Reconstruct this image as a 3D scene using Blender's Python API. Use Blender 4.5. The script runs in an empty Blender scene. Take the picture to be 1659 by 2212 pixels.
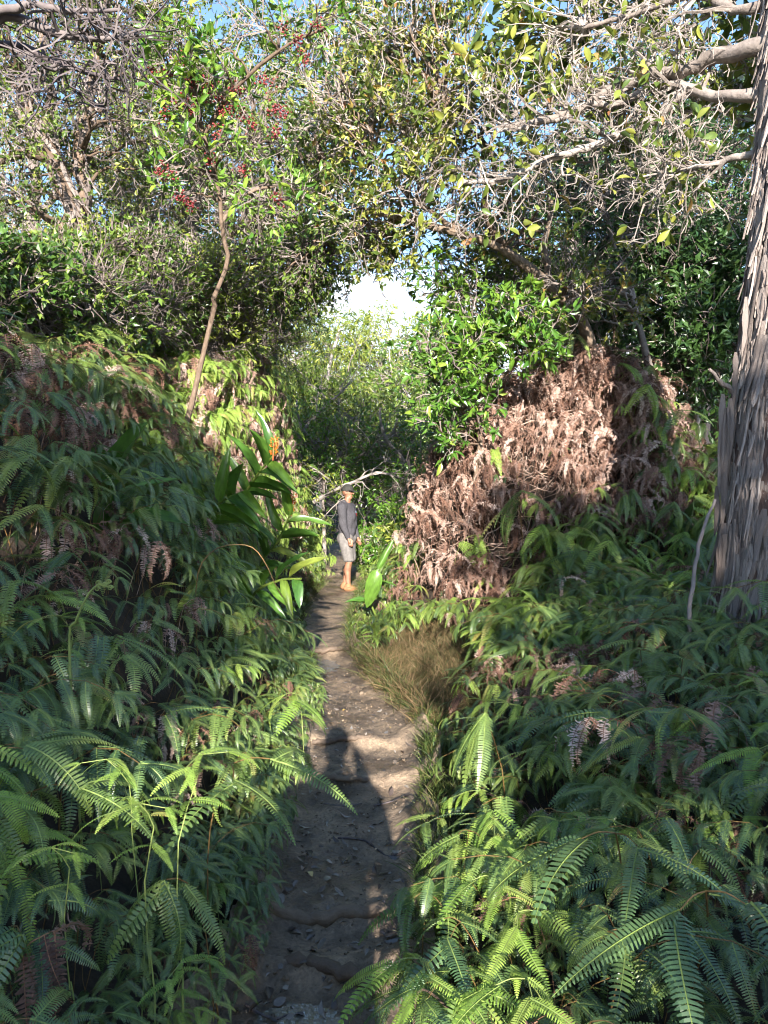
import bpy, math, random
import numpy as np
from mathutils import Vector, Matrix, Euler

# ------------------------------------------------------------------ camera, sky, sun, exposure
SC = bpy.context.scene
COL = SC.collection
CAM_H = 1.6
PITCH = math.radians(-1.28)
cam_data = bpy.data.cameras.new("camera")
cam_data.sensor_fit = 'VERTICAL'
cam_data.sensor_height = 24.0
cam_data.lens = 24.0 * 1658.0 / 2212.0
cam_data.clip_start = 0.03
cam_data.clip_end = 2000.0
cam = bpy.data.objects.new("camera", cam_data)
COL.objects.link(cam)
cam.location = (0, 0, CAM_H)
cam.rotation_euler = (math.radians(90) + PITCH, 0, 0)
SC.camera = cam

SUN_EL = math.radians(17.5)
SUN_AX = -0.035                      # sideways drift of the light per metre forward
TANE = math.tan(SUN_EL) * math.sqrt(1 + SUN_AX ** 2)

world = bpy.data.worlds.new("World")
SC.world = world
world.use_nodes = True
wn, wl = world.node_tree.nodes, world.node_tree.links
wn.clear()
w_out = wn.new("ShaderNodeOutputWorld")
w_bg = wn.new("ShaderNodeBackground")
w_bg.inputs["Strength"].default_value = 0.112
w_sky = wn.new("ShaderNodeTexSky")
w_sky.sky_type = 'NISHITA'
w_sky.sun_disc = False
w_sky.sun_elevation = SUN_EL
w_sky.sun_rotation = math.radians(180) + math.atan(SUN_AX)
w_sky.air_density = 1.0
w_sky.dust_density = 0.2
w_sky.ozone_density = 2.5
w_tc = wn.new("ShaderNodeTexCoord")
w_map = wn.new("ShaderNodeMapping")
w_map.inputs["Scale"].default_value = (1.0, 1.0, 2.6)
w_noise = wn.new("ShaderNodeTexNoise")
w_noise.inputs["Scale"].default_value = 2.4
w_noise.inputs["Detail"].default_value = 7
w_noise.inputs["Roughness"].default_value = 0.55
w_sep = wn.new("ShaderNodeSeparateXYZ")
w_hor = wn.new("ShaderNodeMapRange")          # a bank of white cloud low round the horizon
w_hor.inputs[1].default_value = 0.14
w_hor.inputs[2].default_value = 0.40
w_hor.inputs[3].default_value = 0.22
w_hor.inputs[4].default_value = -0.30
w_add = wn.new("ShaderNodeMath"); w_add.operation = 'ADD'
w_ramp = wn.new("ShaderNodeMapRange")
w_ramp.inputs[1].default_value = 0.5
w_ramp.inputs[2].default_value = 0.68
w_mix = wn.new("ShaderNodeMix"); w_mix.data_type = 'RGBA'
w_mix.inputs[7].default_value = (5.2, 5.5, 5.9, 1)
wl.new(w_tc.outputs["Generated"], w_map.inputs[0])
wl.new(w_map.outputs[0], w_noise.inputs["Vector"])
wl.new(w_tc.outputs["Generated"], w_sep.inputs[0])
wl.new(w_sep.outputs[2], w_hor.inputs[0])
wl.new(w_hor.outputs[0], w_add.inputs[0])
wl.new(w_noise.outputs[0], w_add.inputs[1])
wl.new(w_add.outputs[0], w_ramp.inputs[0])
wl.new(w_ramp.outputs[0], w_mix.inputs[0])
wl.new(w_sky.outputs[0], w_mix.inputs[6])
wl.new(w_mix.outputs[2], w_bg.inputs["Color"])
wl.new(w_bg.outputs[0], w_out.inputs["Surface"])

sun_data = bpy.data.lights.new("sun", 'SUN')
sun_data.energy = 5.0
sun_data.angle = math.radians(0.5)
sun_data.color = (1.0, 0.93, 0.84)
sun = bpy.data.objects.new("sun", sun_data)
COL.objects.link(sun)
sun.rotation_euler = Vector((SUN_AX, 1.0, -TANE)).to_track_quat('-Z', 'Y').to_euler()
sun.location = (2, -30, 14)

SC.view_settings.view_transform = 'Standard'
SC.view_settings.look = 'None'
SC.view_settings.gamma = 1.0
SC.view_settings.use_curve_mapping = False
SC.view_settings.exposure = 1.85
SC.cycles.filter_width = 1.1
SC.cycles.max_bounces = 5
SC.cycles.diffuse_bounces = 2
SC.cycles.adaptive_threshold = 0.03
SC.cycles.glossy_bounces = 2
SC.cycles.transmission_bounces = 3
SC.cycles.transparent_max_bounces = 2
SC.cycles.sample_clamp_indirect = 4.0

# ------------------------------------------------------------------ helpers
RNG = np.random.default_rng(7)
CP, SP = math.cos(PITCH), math.sin(PITCH)

def W(xd, yd, d):
    """point at forward distance d that lies on the line of sight through photo position (1659 x 2212 scale)"""
    rx, ry = (xd - 829.5) / 1658.0, (1106 - yd) / 1658.0
    fy, fz = CP - ry * SP, SP + ry * CP
    return np.array((rx * d / fy, d, CAM_H + fz * d / fy))

def proj(p):
    p = np.atleast_2d(p)
    y, z = p[:, 1], p[:, 2] - CAM_H
    dep = y * CP + z * SP
    up = z * CP - y * SP
    dep_s = np.where(dep > 0.05, dep, 0.05)
    return 829.5 + 1658 * p[:, 0] / dep_s, 1106 - 1658 * up / dep_s, dep

def nrm(v):
    v = np.asarray(v, float)
    return v / np.maximum(np.linalg.norm(v, axis=-1, keepdims=True), 1e-9)

def sstep(t):
    t = np.clip(t, 0, 1)
    return t * t * (3 - 2 * t)

def mesh_np(name, V, faces, mats, rnd=None, midx=None, smooth=False):
    """faces: list of int arrays (m,k)"""
    me = bpy.data.meshes.new(name)
    V = np.asarray(V, np.float32).reshape(-1, 3)
    faces = [np.asarray(f, np.int32) for f in faces if len(f)]
    nl = sum(f.size for f in faces)
    npoly = sum(len(f) for f in faces)
    me.vertices.add(len(V)); me.vertices.foreach_set("co", V.ravel())
    me.loops.add(nl)
    me.loops.foreach_set("vertex_index", np.concatenate([f.ravel() for f in faces]))
    me.polygons.add(npoly)
    tot = np.concatenate([np.full(len(f), f.shape[1], np.int32) for f in faces])
    st = np.zeros(npoly, np.int32); st[1:] = np.cumsum(tot)[:-1]
    me.polygons.foreach_set("loop_start", st)
    if midx is not None:
        me.polygons.foreach_set("material_index", np.asarray(midx, np.int32))
    me.polygons.foreach_set("use_smooth", np.full(npoly, smooth, bool))
    for m in (mats if isinstance(mats, (list, tuple)) else [mats]):
        me.materials.append(m)
    me.update(calc_edges=True)
    if rnd is not None:
        a = me.attributes.new("rnd", 'FLOAT', 'POINT')
        a.data.foreach_set("value", np.asarray(rnd, np.float32))
    return me

class MB:
    """collects vertices and faces for ONE mesh"""
    def __init__(s): s.V, s.F, s.M, s.R, s.n = [], [], [], [], 0
    def add(s, V, faces, rnd=0.0, mat=0):
        V = np.asarray(V, float).reshape(-1, 3)
        for f in faces:
            f = np.asarray(f, np.int64)
            if len(f) == 0: continue
            s.F.append(f + s.n); s.M.append(np.full(len(f), mat))
        s.V.append(V); s.R.append(np.broadcast_to(np.asarray(rnd, float), (len(V),))); s.n += len(V)
        return s
    def mesh(s, name, mats, smooth=False):
        return mesh_np(name, np.concatenate(s.V), s.F, mats, np.concatenate(s.R), np.concatenate(s.M), smooth)

def link(name, me, parent=None, mat4=None):
    o = bpy.data.objects.new(name, me)
    COL.objects.link(o)
    if parent is not None: o.parent = parent
    if mat4 is not None: o.matrix_local = mat4
    return o

def tag(o, label=None, cat=None, group=None, kind=None):
    if label: o["label"] = label
    if cat: o["category"] = cat
    if group: o["group"] = group
    if kind: o["kind"] = kind
    return o

def thing(name, label, cat, loc=(0, 0, 0), group=None):
    o = bpy.data.objects.new(name, None)
    COL.objects.link(o)
    o.location = loc
    o.empty_display_size = 0.1
    return tag(o, label, cat, group)

def child(name, mb, mats, root, smooth=False, kind=None):
    """a part given in world coordinates, put under root (which sits at root.location)"""
    me = mb.mesh(name, mats, smooth) if isinstance(mb, MB) else mb
    o = bpy.data.objects.new(name, me)
    COL.objects.link(o)
    o.parent = root
    o.location = -root.location
    if kind: o["kind"] = kind
    return o

def tubes(P, R, sides=4, cap=True):
    """P (N,k,3), R (N,k) -> verts, [quads]"""
    P = np.asarray(P, float); R = np.asarray(R, float)
    if P.ndim == 2: P, R = P[None], R[None]
    N, k, _ = P.shape
    T = np.empty_like(P)
    T[:, 1:-1] = P[:, 2:] - P[:, :-2]; T[:, 0] = P[:, 1] - P[:, 0]; T[:, -1] = P[:, -1] - P[:, -2]
    T = nrm(T)
    ch = nrm(P[:, -1] - P[:, 0] + 1e-6)
    ax = np.where(np.abs(ch[:, 2:3]) < 0.8, np.array([[0, 0, 1.0]]), np.array([[1.0, 0, 0]]))
    ax = np.broadcast_to(ax[:, None, :], P.shape)
    U = nrm(np.cross(T, ax)); B = np.cross(T, U)
    a = np.arange(sides) * 2 * math.pi / sides
    V = P[:, :, None, :] + R[:, :, None, None] * (np.cos(a)[None, None, :, None] * U[:, :, None, :] + np.sin(a)[None, None, :, None] * B[:, :, None, :])
    i = np.arange(k - 1)[:, None] * sides; j = np.arange(sides)[None, :]; j2 = (j + 1) % sides
    q = np.stack([i + j, i + j2, i + sides + j2, i + sides + j], -1).reshape(-1, 4)
    F = (q[None] + (np.arange(N) * k * sides)[:, None, None]).reshape(-1, 4)
    return V.reshape(-1, 3), [F]

def stamp(tv, tf, O, X, Y, Z, S):
    """copies of a template at origins O with axes X,Y,Z (N,3) and scales S (N,3)"""
    tv = np.asarray(tv, float)
    V = O[:, None, :] + (tv[None, :, 0:1] * (X * S[:, 0:1])[:, None, :] + tv[None, :, 1:2] * (Y * S[:, 1:2])[:, None, :]
                        + tv[None, :, 2:3] * (Z * S[:, 2:3])[:, None, :])
    m = len(tv)
    F = [(np.asarray(f)[None] + (np.arange(len(O)) * m)[:, None, None]).reshape(-1, np.asarray(f).shape[1]) for f in tf]
    return V.reshape(-1, 3), F

def spline(pts, n):
    """smooth polyline through pts (Catmull-Rom), n samples"""
    p = np.asarray(pts, float)
    if len(p) == 2: return p[0] + (p[1] - p[0]) * np.linspace(0, 1, n)[:, None]
    q = np.vstack([2 * p[0] - p[1], p, 2 * p[-1] - p[-2]])
    t = np.linspace(0, len(p) - 1 - 1e-6, n); i = t.astype(int); f = (t - i)[:, None]
    a, b, c, d = q[i], q[i + 1], q[i + 2], q[i + 3]
    return 0.5 * (2 * b + (c - a) * f + (2 * a - 5 * b + 4 * c - d) * f ** 2 + (3 * b - a - 3 * c + d) * f ** 3)

def perp_frame(D, N):
    """orthonormal X=D, Z~N, Y=ZxX"""
    X = nrm(D); Y = nrm(np.cross(N, X)); Z = np.cross(X, Y)
    return X, Y, Z

# ------------------------------------------------------------------ materials
def new_mat(name):
    m = bpy.data.materials.new(name); m.use_nodes = True
    nt = m.node_tree; nt.nodes.clear()
    return m, nt.nodes, nt.links

def rnd_fac(n, l):
    at = n.new("ShaderNodeAttribute"); at.attribute_name = "rnd"
    oi = n.new("ShaderNodeObjectInfo")
    ad = n.new("ShaderNodeMath"); ad.operation = 'ADD'
    fr = n.new("ShaderNodeMath"); fr.operation = 'FRACT'
    l.new(at.outputs["Fac"], ad.inputs[0]); l.new(oi.outputs["Random"], ad.inputs[1]); l.new(ad.outputs[0], fr.inputs[0])
    return fr.outputs[0]

def ramp(n, l, fac, cols, pos=None):
    r = n.new("ShaderNodeValToRGB")
    e = r.color_ramp.elements
    pos = pos or [i / max(1, len(cols) - 1) for i in range(len(cols))]
    for i, (c, p) in enumerate(zip(cols, pos)):
        el = e[i] if i < 2 else e.new(p)
        el.position = p; el.color = (*c, 1)
    l.new(fac, r.inputs[0])
    return r.outputs[0]

def leaf_mat(name, cols, pos=None, rough=0.42, spec=0.5, trans=0.22, noise=10.0, sheen_col=None):
    m, n, l = new_mat(name)
    out = n.new("ShaderNodeOutputMaterial")
    c = ramp(n, l, rnd_fac(n, l), cols, pos)
    tc = n.new("ShaderNodeTexCoord")
    nz = n.new("ShaderNodeTexNoise"); nz.inputs["Scale"].default_value = noise; nz.inputs["Detail"].default_value = 2
    l.new(tc.outputs["Object"], nz.inputs["Vector"])
    mr = n.new("ShaderNodeMapRange"); mr.inputs[1].default_value = 0.3; mr.inputs[2].default_value = 0.7
    mr.inputs[3].default_value = 0.72; mr.inputs[4].default_value = 1.25
    l.new(nz.outputs[0], mr.inputs[0])
    mx = n.new("ShaderNodeMix"); mx.data_type = 'RGBA'; mx.blend_type = 'MULTIPLY'; mx.inputs[0].default_value = 1
    l.new(c, mx.inputs[6]); l.new(mr.outputs[0], mx.inputs[7])
    p = n.new("ShaderNodeBsdfPrincipled")
    l.new(mx.outputs[2], p.inputs["Base Color"])
    p.inputs["Roughness"].default_value = rough
    p.inputs["Specular IOR Level"].default_value = spec
    if trans > 0:
        t = n.new("ShaderNodeBsdfTranslucent")
        hs = n.new("ShaderNodeHueSaturation"); hs.inputs["Hue"].default_value = 0.485; hs.inputs["Saturation"].default_value = 1.1
        hs.inputs["Value"].default_value = 1.5
        l.new(mx.outputs[2], hs.inputs["Color"]); l.new(hs.outputs[0], t.inputs["Color"])
        ms = n.new("ShaderNodeMixShader"); ms.inputs[0].default_value = trans
        l.new(p.outputs[0], ms.inputs[1]); l.new(t.outputs[0], ms.inputs[2]); l.new(ms.outputs[0], out.inputs[0])
    else:
        l.new(p.outputs[0], out.inputs[0])
    return m

def bark_mat(name, cols, scale=(14, 14, 3), rough=0.85, bump=0.5, pos=None, nscale=4.0):
    m, n, l = new_mat(name)
    out = n.new("ShaderNodeOutputMaterial")
    tc = n.new("ShaderNodeTexCoord"); mp = n.new("ShaderNodeMapping"); mp.inputs["Scale"].default_value = scale
    l.new(tc.outputs["Object"], mp.inputs[0])
    nz = n.new("ShaderNodeTexNoise"); nz.inputs["Scale"].default_value = nscale; nz.inputs["Detail"].default_value = 6
    nz.inputs["Roughness"].default_value = 0.65
    l.new(mp.outputs[0], nz.inputs["Vector"])
    rf = rnd_fac(n, l)
    mm = n.new("ShaderNodeMath"); mm.operation = 'MULTIPLY_ADD'; mm.inputs[1].default_value = 0.5
    sb = n.new("ShaderNodeMath"); sb.operation = 'SUBTRACT'; sb.inputs[1].default_value = 0.25
    l.new(rf, mm.inputs[0]); l.new(nz.outputs[0], sb.inputs[0]); l.new(sb.outputs[0], mm.inputs[2])
    c = ramp(n, l, mm.outputs[0], cols, pos)
    p = n.new("ShaderNodeBsdfPrincipled"); p.inputs["Roughness"].default_value = rough
    p.inputs["Specular IOR Level"].default_value = 0.25
    l.new(c, p.inputs["Base Color"])
    b = n.new("ShaderNodeBump"); b.inputs["Strength"].default_value = bump; b.inputs["Distance"].default_value = 0.02
    l.new(nz.outputs[0], b.inputs["Height"]); l.new(b.outputs[0], p.inputs["Normal"])
    l.new(p.outputs[0], out.inputs[0])
    return m

def plain_mat(name, col, rough=0.7, noise=0.25, scale=30, bump=0.0, spec=0.3):
    m, n, l = new_mat(name)
    out = n.new("ShaderNodeOutputMaterial")
    tc = n.new("ShaderNodeTexCoord")
    nz = n.new("ShaderNodeTexNoise"); nz.inputs["Scale"].default_value = scale; nz.inputs["Detail"].default_value = 4
    l.new(tc.outputs["Object"], nz.inputs["Vector"])
    mr = n.new("ShaderNodeMapRange"); mr.inputs[1].default_value = 0.25; mr.inputs[2].default_value = 0.75
    mr.inputs[3].default_value = 1 - noise; mr.inputs[4].default_value = 1 + noise
    l.new(nz.outputs[0], mr.inputs[0])
    mx = n.new("ShaderNodeMix"); mx.data_type = 'RGBA'; mx.blend_type = 'MULTIPLY'; mx.inputs[0].default_value = 1
    mx.inputs[6].default_value = (*col, 1); l.new(mr.outputs[0], mx.inputs[7])
    p = n.new("ShaderNodeBsdfPrincipled"); p.inputs["Roughness"].default_value = rough
    p.inputs["Specular IOR Level"].default_value = spec
    l.new(mx.outputs[2], p.inputs["Base Color"])
    if bump:
        b = n.new("ShaderNodeBump"); b.inputs["Strength"].default_value = bump; b.inputs["Distance"].default_value = 0.01
        l.new(nz.outputs[0], b.inputs["Height"]); l.new(b.outputs[0], p.inputs["Normal"])
    l.new(p.outputs[0], out.inputs[0])
    return m

G = dict(
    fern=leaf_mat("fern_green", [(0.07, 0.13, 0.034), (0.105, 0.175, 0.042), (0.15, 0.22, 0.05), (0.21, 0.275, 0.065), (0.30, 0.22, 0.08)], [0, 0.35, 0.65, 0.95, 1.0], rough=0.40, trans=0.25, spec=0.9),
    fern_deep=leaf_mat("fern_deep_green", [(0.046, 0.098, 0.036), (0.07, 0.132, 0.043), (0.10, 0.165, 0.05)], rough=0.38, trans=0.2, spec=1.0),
    fern_lime=leaf_mat("fern_young_and_sunlit_green", [(0.15, 0.26, 0.045), (0.23, 0.35, 0.06), (0.32, 0.42, 0.09), (0.40, 0.32, 0.10)], [0, 0.45, 0.93, 1.0], rough=0.42, trans=0.3),  # young fronds, and brightened for ferns meant to look sunlit
    rachis=plain_mat("fern_midrib", (0.17, 0.23, 0.06), 0.5),
    rachis_dry=plain_mat("dry_fern_midrib", (0.20, 0.10, 0.06), 0.7),
    stem=plain_mat("fern_stem", (0.14, 0.085, 0.03), 0.5, 0.4),
    stem_green=plain_mat("fern_shoot_stem", (0.22, 0.27, 0.08), 0.5, 0.3),
    dead=leaf_mat("dead_fern", [(0.06, 0.036, 0.03), (0.115, 0.066, 0.05), (0.19, 0.105, 0.075), (0.26, 0.18, 0.145)], rough=0.7, spec=0.2, trans=0.12),
    dead_pale=leaf_mat("dead_fern_pale", [(0.17, 0.095, 0.07), (0.30, 0.19, 0.145), (0.44, 0.315, 0.26), (0.56, 0.44, 0.375)], rough=0.75, spec=0.2, trans=0.12),
    dead_twig=bark_mat("dead_fern_stems", [(0.20, 0.11, 0.08), (0.42, 0.30, 0.24), (0.55, 0.44, 0.38)], scale=(3, 3, 3)),
    bark_shaggy=bark_mat("shaggy_bark", [(0.085, 0.064, 0.056), (0.21, 0.17, 0.152), (0.35, 0.295, 0.265), (0.50, 0.435, 0.395)], scale=(26, 26, 3), bump=0.8),
    bark_core=bark_mat("inner_bark", [(0.05, 0.03, 0.025), (0.13, 0.085, 0.07), (0.22, 0.16, 0.135)], scale=(30, 30, 4), bump=1.0),
    bark_pale=bark_mat("pale_bark", [(0.11, 0.088, 0.075), (0.27, 0.23, 0.205), (0.48, 0.43, 0.39)], scale=(5, 5, 5), bump=0.7),
    bark_brown=bark_mat("brown_bark", [(0.05, 0.035, 0.024), (0.15, 0.105, 0.075), (0.30, 0.235, 0.175)], scale=(9, 9, 4), bump=0.8),
    twig=bark_mat("grey_twigs", [(0.08, 0.062, 0.056), (0.19, 0.155, 0.14), (0.34, 0.29, 0.27)], scale=(3, 3, 3), bump=0.2),
    twig_dark=bark_mat("dark_twigs", [(0.06, 0.045, 0.05), (0.12, 0.10, 0.10), (0.20, 0.17, 0.16)], scale=(3, 3, 3), bump=0.2),
    leaf_lime=leaf_mat("small_yellow_green_leaves", [(0.04, 0.075, 0.014), (0.085, 0.135, 0.02), (0.18, 0.23, 0.034), (0.31, 0.34, 0.065)], rough=0.45, noise=3),
    leaf_olive=leaf_mat("broad_olive_leaves", [(0.05, 0.085, 0.02), (0.10, 0.15, 0.025), (0.19, 0.23, 0.04), (0.28, 0.29, 0.06), (0.30, 0.13, 0.05)], [0, 0.3, 0.62, 0.96, 1.0], rough=0.33, spec=0.6, noise=3),
    leaf_mid=leaf_mat("mid_green_leaves", [(0.035, 0.085, 0.018), (0.07, 0.14, 0.024), (0.12, 0.20, 0.03), (0.19, 0.25, 0.045)], rough=0.35, spec=0.6, noise=3),
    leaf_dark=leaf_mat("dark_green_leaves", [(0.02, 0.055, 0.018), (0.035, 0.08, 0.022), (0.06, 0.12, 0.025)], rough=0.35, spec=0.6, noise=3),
    leaf_gloss=leaf_mat("glossy_green_leaves", [(0.045, 0.12, 0.018), (0.075, 0.17, 0.022), (0.13, 0.24, 0.03), (0.24, 0.33, 0.05)], rough=0.28, spec=0.7, noise=3),
    ginger=leaf_mat("ginger_leaves", [(0.05, 0.13, 0.022), (0.075, 0.17, 0.028), (0.13, 0.24, 0.035)], rough=0.3, spec=0.6, trans=0.3, noise=6),
    ginger_yellow=leaf_mat("yellowing_ginger_leaf", [(0.12, 0.20, 0.03), (0.20, 0.24, 0.04), (0.26, 0.18, 0.05)], rough=0.4, trans=0.3, noise=5),
    ginger_stalk=plain_mat("ginger_stalk", (0.16, 0.22, 0.045), 0.45),
    flower=leaf_mat("orange_flowers", [(0.55, 0.12, 0.015), (0.70, 0.22, 0.02)], rough=0.5, trans=0.2),
    berry=leaf_mat("red_berries", [(0.11, 0.010, 0.014), (0.19, 0.016, 0.02), (0.27, 0.05, 0.045)], rough=0.35, trans=0.0),
    red_flower=leaf_mat("red_blossom", [(0.62, 0.03, 0.02), (0.75, 0.08, 0.03)], rough=0.5, trans=0.1),
    litter=leaf_mat("fallen_leaves", [(0.035, 0.024, 0.02), (0.08, 0.06, 0.05), (0.17, 0.145, 0.125), (0.28, 0.25, 0.225)], rough=0.32, spec=0.6, trans=0.0),
    litter_crumb=leaf_mat("mud_crumbs", [(0.09, 0.068, 0.05), (0.16, 0.12, 0.085), (0.24, 0.18, 0.125)], rough=0.7, spec=0.3, trans=0.0),
    litter_yellow=leaf_mat("yellow_fallen_leaf", [(0.42, 0.30, 0.10), (0.52, 0.40, 0.17)], rough=0.45, trans=0.0),
    grass_dry=leaf_mat("dry_grass", [(0.045, 0.06, 0.02), (0.085, 0.08, 0.032), (0.15, 0.10, 0.05), (0.26, 0.175, 0.10)], rough=0.6, spec=0.25, trans=0.2),
    grass_green=leaf_mat("green_grass", [(0.03, 0.06, 0.014), (0.065, 0.10, 0.022), (0.15, 0.14, 0.05)], rough=0.5, spec=0.3, trans=0.2),
)

# ------------------------------------------------------------------ terrain and path
def lut(xs, ys):
    return lambda v: np.interp(v, xs, ys)

PATH_L = lut([-12, 0, 2.3, 2.85, 3.6, 4.6, 5.4, 6.45, 8.0, 10.2, 12.9, 17, 24, 40], [-.52, -.50, -.46, -.45, -.50, -.52, -.50, -.60, -.90, -1.02, -1.02, -1.2, -1.75, -3.2])
PATH_R = lut([-12, 0, 2.3, 2.85, 3.6, 4.6, 5.4, 6.45, 8.0, 10.2, 12.9, 17, 24, 40], [.10, .08, .07, .08, .14, .20, .17, -.08, -.40, -.46, -.40, -.6, -1.1, -2.4])

STEPS = [2.62, 2.95, 4.30, 4.95, 7.9]
def path_z(y):
    """the trail climbs small root steps and sags between them"""
    y = np.asarray(y, float)
    z = np.zeros_like(y)
    prev = 0.8
    for s in STEPS:
        z += 0.055 * sstep((y - s + 0.06) / 0.12) - 0.055 * sstep((y - prev) / (s - prev - 0.08)) * 1.0
        prev = s
    return z + 0.02 * np.sin(y * 1.7)

HL = lut([-12, 0, 1, 2, 3, 4, 6, 9, 11, 12.5, 14, 18, 30, 60], [.6, .6, .6, .75, 1.25, 2.1, 2.2, 2.6, 3.1, 3.1, 2.3, 1.6, 1.2, 1.0])
WL = lut([-12, 2, 4, 6, 8, 9.5, 12.5, 14, 20], [2.2, 2.2, 1.9, 2.0, 1.6, 1.0, 0.95, 1.6, 3])
HR = lut([-12, 0, 2, 4, 6, 7.5, 9, 12, 18, 30, 60], [.4, .4, .42, .45, .35, .5, 1.5, 1.6, 1.3, 1.2, 1.0])

def vnoise(x, y, seed=0):
    return (np.sin(x * 1.7 + seed) * np.cos(y * 1.3 + seed * 2.1) + 0.5 * np.sin(x * 3.9 + y * 2.3 + seed) + 0.3 * np.cos(x * 7.1 - y * 6.3 + seed * 1.7)) / 1.8

def height(x, y):
    x = np.asarray(x, float); y = np.asarray(y, float)
    tl = np.maximum(0, PATH_L(y) - x); tr = np.maximum(0, x - PATH_R(y))
    z = path_z(y) * np.exp(-(np.maximum(tl, tr) / 0.5) ** 2)
    z = z + HL(y) * sstep((tl - 0.10) / WL(y)) * (1 + 0.10 * vnoise(x * 1.3, y * 1.3, 1.0)) + 0.10 * sstep(tl / 0.15)
    z = z + HR(y) * sstep((tr - 0.25) / np.where(y < 7, 2.2, 3.4)) * (1 + 0.10 * vnoise(x, y, 3.0)) + 0.05 * sstep(tr / 0.25)
    # the mound of dead fern right of the path
    r = (np.abs((x - 2.05) / 1.62) ** 3 + np.abs((y - 9.75) / 1.35) ** 3) ** (1 / 3)
    z = z + np.where(z > 0, 1.0, 1.0) * np.maximum(0, 2.15 - 0.6 * np.minimum(z, 1.5)) * sstep((1.2 - r) / 0.75) * (1 + 0.16 * vnoise(x * 2.1, y * 2.3, 9.0))
    z = z + 0.02 * vnoise(x * 4, y * 4, 5.0) * (np.maximum(tl, tr) > 0.02)
    z = z - 0.05 * ((tl == 0) & (tr == 0))
    # hillside far beyond
    z = z + 8.0 * sstep((y - 24) / 40.0)
    return z

def grid_axis(segs):
    out = []
    for a, b, s in segs:
        out.append(np.arange(a, b, s))
    return np.unique(np.concatenate(out + [[segs[-1][1]]]).round(4))

gx = grid_axis([(-400, -60, 40), (-60, -14, 5), (-14, -4, 0.5), (-4, 5, 0.09), (5, 14, 0.5), (14, 60, 5), (60, 400, 40)])
gy = grid_axis([(-400, -60, 40), (-60, -10, 5), (-10, 0, 0.5), (0, 14, 0.1), (14, 30, 0.4), (30, 90, 3), (90, 900, 60)])
XX, YY = np.meshgrid(gx, gy)
ZZ = height(XX, YY)
nx, ny = len(gx), len(gy)
ii = (np.arange(ny - 1)[:, None] * nx + np.arange(nx - 1)[None, :]).ravel()
soil, n, l = new_mat("forest_soil")
o_ = n.new("ShaderNodeOutputMaterial"); p_ = n.new("ShaderNodeBsdfPrincipled"); tc_ = n.new("ShaderNodeTexCoord")
nz_ = n.new("ShaderNodeTexNoise"); nz_.inputs["Scale"].default_value = 14; nz_.inputs["Detail"].default_value = 8; nz_.inputs["Roughness"].default_value = 0.7
l.new(tc_.outputs["Object"], nz_.inputs["Vector"])
l.new(ramp(n, l, nz_.outputs[0], [(0.014, 0.010, 0.007), (0.034, 0.023, 0.015), (0.075, 0.048, 0.03)], [0.3, 0.5, 0.75]), p_.inputs["Base Color"])
p_.inputs["Roughness"].default_value = 0.9
b_ = n.new("ShaderNodeBump"); b_.inputs["Strength"].default_value = 1.0; b_.inputs["Distance"].default_value = 0.05
l.new(nz_.outputs[0], b_.inputs["Height"]); l.new(b_.outputs[0], p_.inputs["Normal"]); l.new(p_.outputs[0], o_.inputs[0])
g = link("ground", mesh_np("ground", np.stack([XX, YY, ZZ], -1), [np.stack([ii, ii + 1, ii + nx + 1, ii + nx], -1)], soil, smooth=True))
tag(g, "dark forest soil under the ferns and trees", "ground", kind="structure")

# the trodden mud trail: a fine sheet with ruts, heel marks and lumps
def path_relief(x, y):
    return (0.013 * vnoise(x * 5, y * 4, 2.2) + 0.009 * vnoise(x * 14, y * 11, 4.4) + 0.006 * vnoise(x * 33, y * 29, 7.7)
            + 0.004 * vnoise(x * 71, y * 63, 1.3))
py = np.concatenate([np.arange(-3, 1.2, 0.1), np.arange(1.2, 8, 0.022), np.arange(8, 16, 0.06), np.arange(16, 34, 0.4)])
ns = 46
ss = np.linspace(0, 1, ns)
pl = PATH_L(py) - 0.12 + 0.04 * np.sin(py * 5.1) + 0.02 * np.sin(py * 13)
pr = PATH_R(py) + 0.12 + 0.04 * np.sin(py * 4.3 + 1) + 0.02 * np.sin(py * 11)
PX = pl[:, None] + (pr - pl)[:, None] * ss[None]
PY = np.repeat(py[:, None], ns, 1)
bank = 0.16 * np.abs(2 * ss - 1)[None] ** 5
PZ = path_z(PY) + path_relief(PX, PY) + bank - 0.012 * (1 - np.abs(2 * ss - 1)[None] ** 2) + 0.004
def pathz_at(x, y):
    s = np.clip((x - PATH_L(y) + 0.12) / (PATH_R(y) - PATH_L(y) + 0.24), 0, 1)
    return path_z(y) + path_relief(x, y) + 0.16 * np.abs(2 * s - 1) ** 5 - 0.012 * (1 - np.abs(2 * s - 1) ** 2) + 0.004
mud, n, l = new_mat("trail_mud")
o_ = n.new("ShaderNodeOutputMaterial"); p_ = n.new("ShaderNodeBsdfPrincipled"); tc_ = n.new("ShaderNodeTexCoord")
nz_ = n.new("ShaderNodeTexNoise"); nz_.inputs["Scale"].default_value = 5; nz_.inputs["Detail"].default_value = 9; nz_.inputs["Roughness"].default_value = 0.72
n2_ = n.new("ShaderNodeTexNoise"); n2_.inputs["Scale"].default_value = 60; n2_.inputs["Detail"].default_value = 6; n2_.inputs["Roughness"].default_value = 0.7
n3_ = n.new("ShaderNodeTexNoise"); n3_.inputs["Scale"].default_value = 1.6; n3_.inputs["Detail"].default_value = 5
n3m = n.new("ShaderNodeMapping"); n3m.inputs["Location"].default_value = (0.3, 0.62, 0.2)
l.new(tc_.outputs["Object"], n3m.inputs[0]); l.new(n3m.outputs[0], n3_.inputs["Vector"])
for q in (nz_, n2_): l.new(tc_.outputs["Object"], q.inputs["Vector"])
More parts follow.
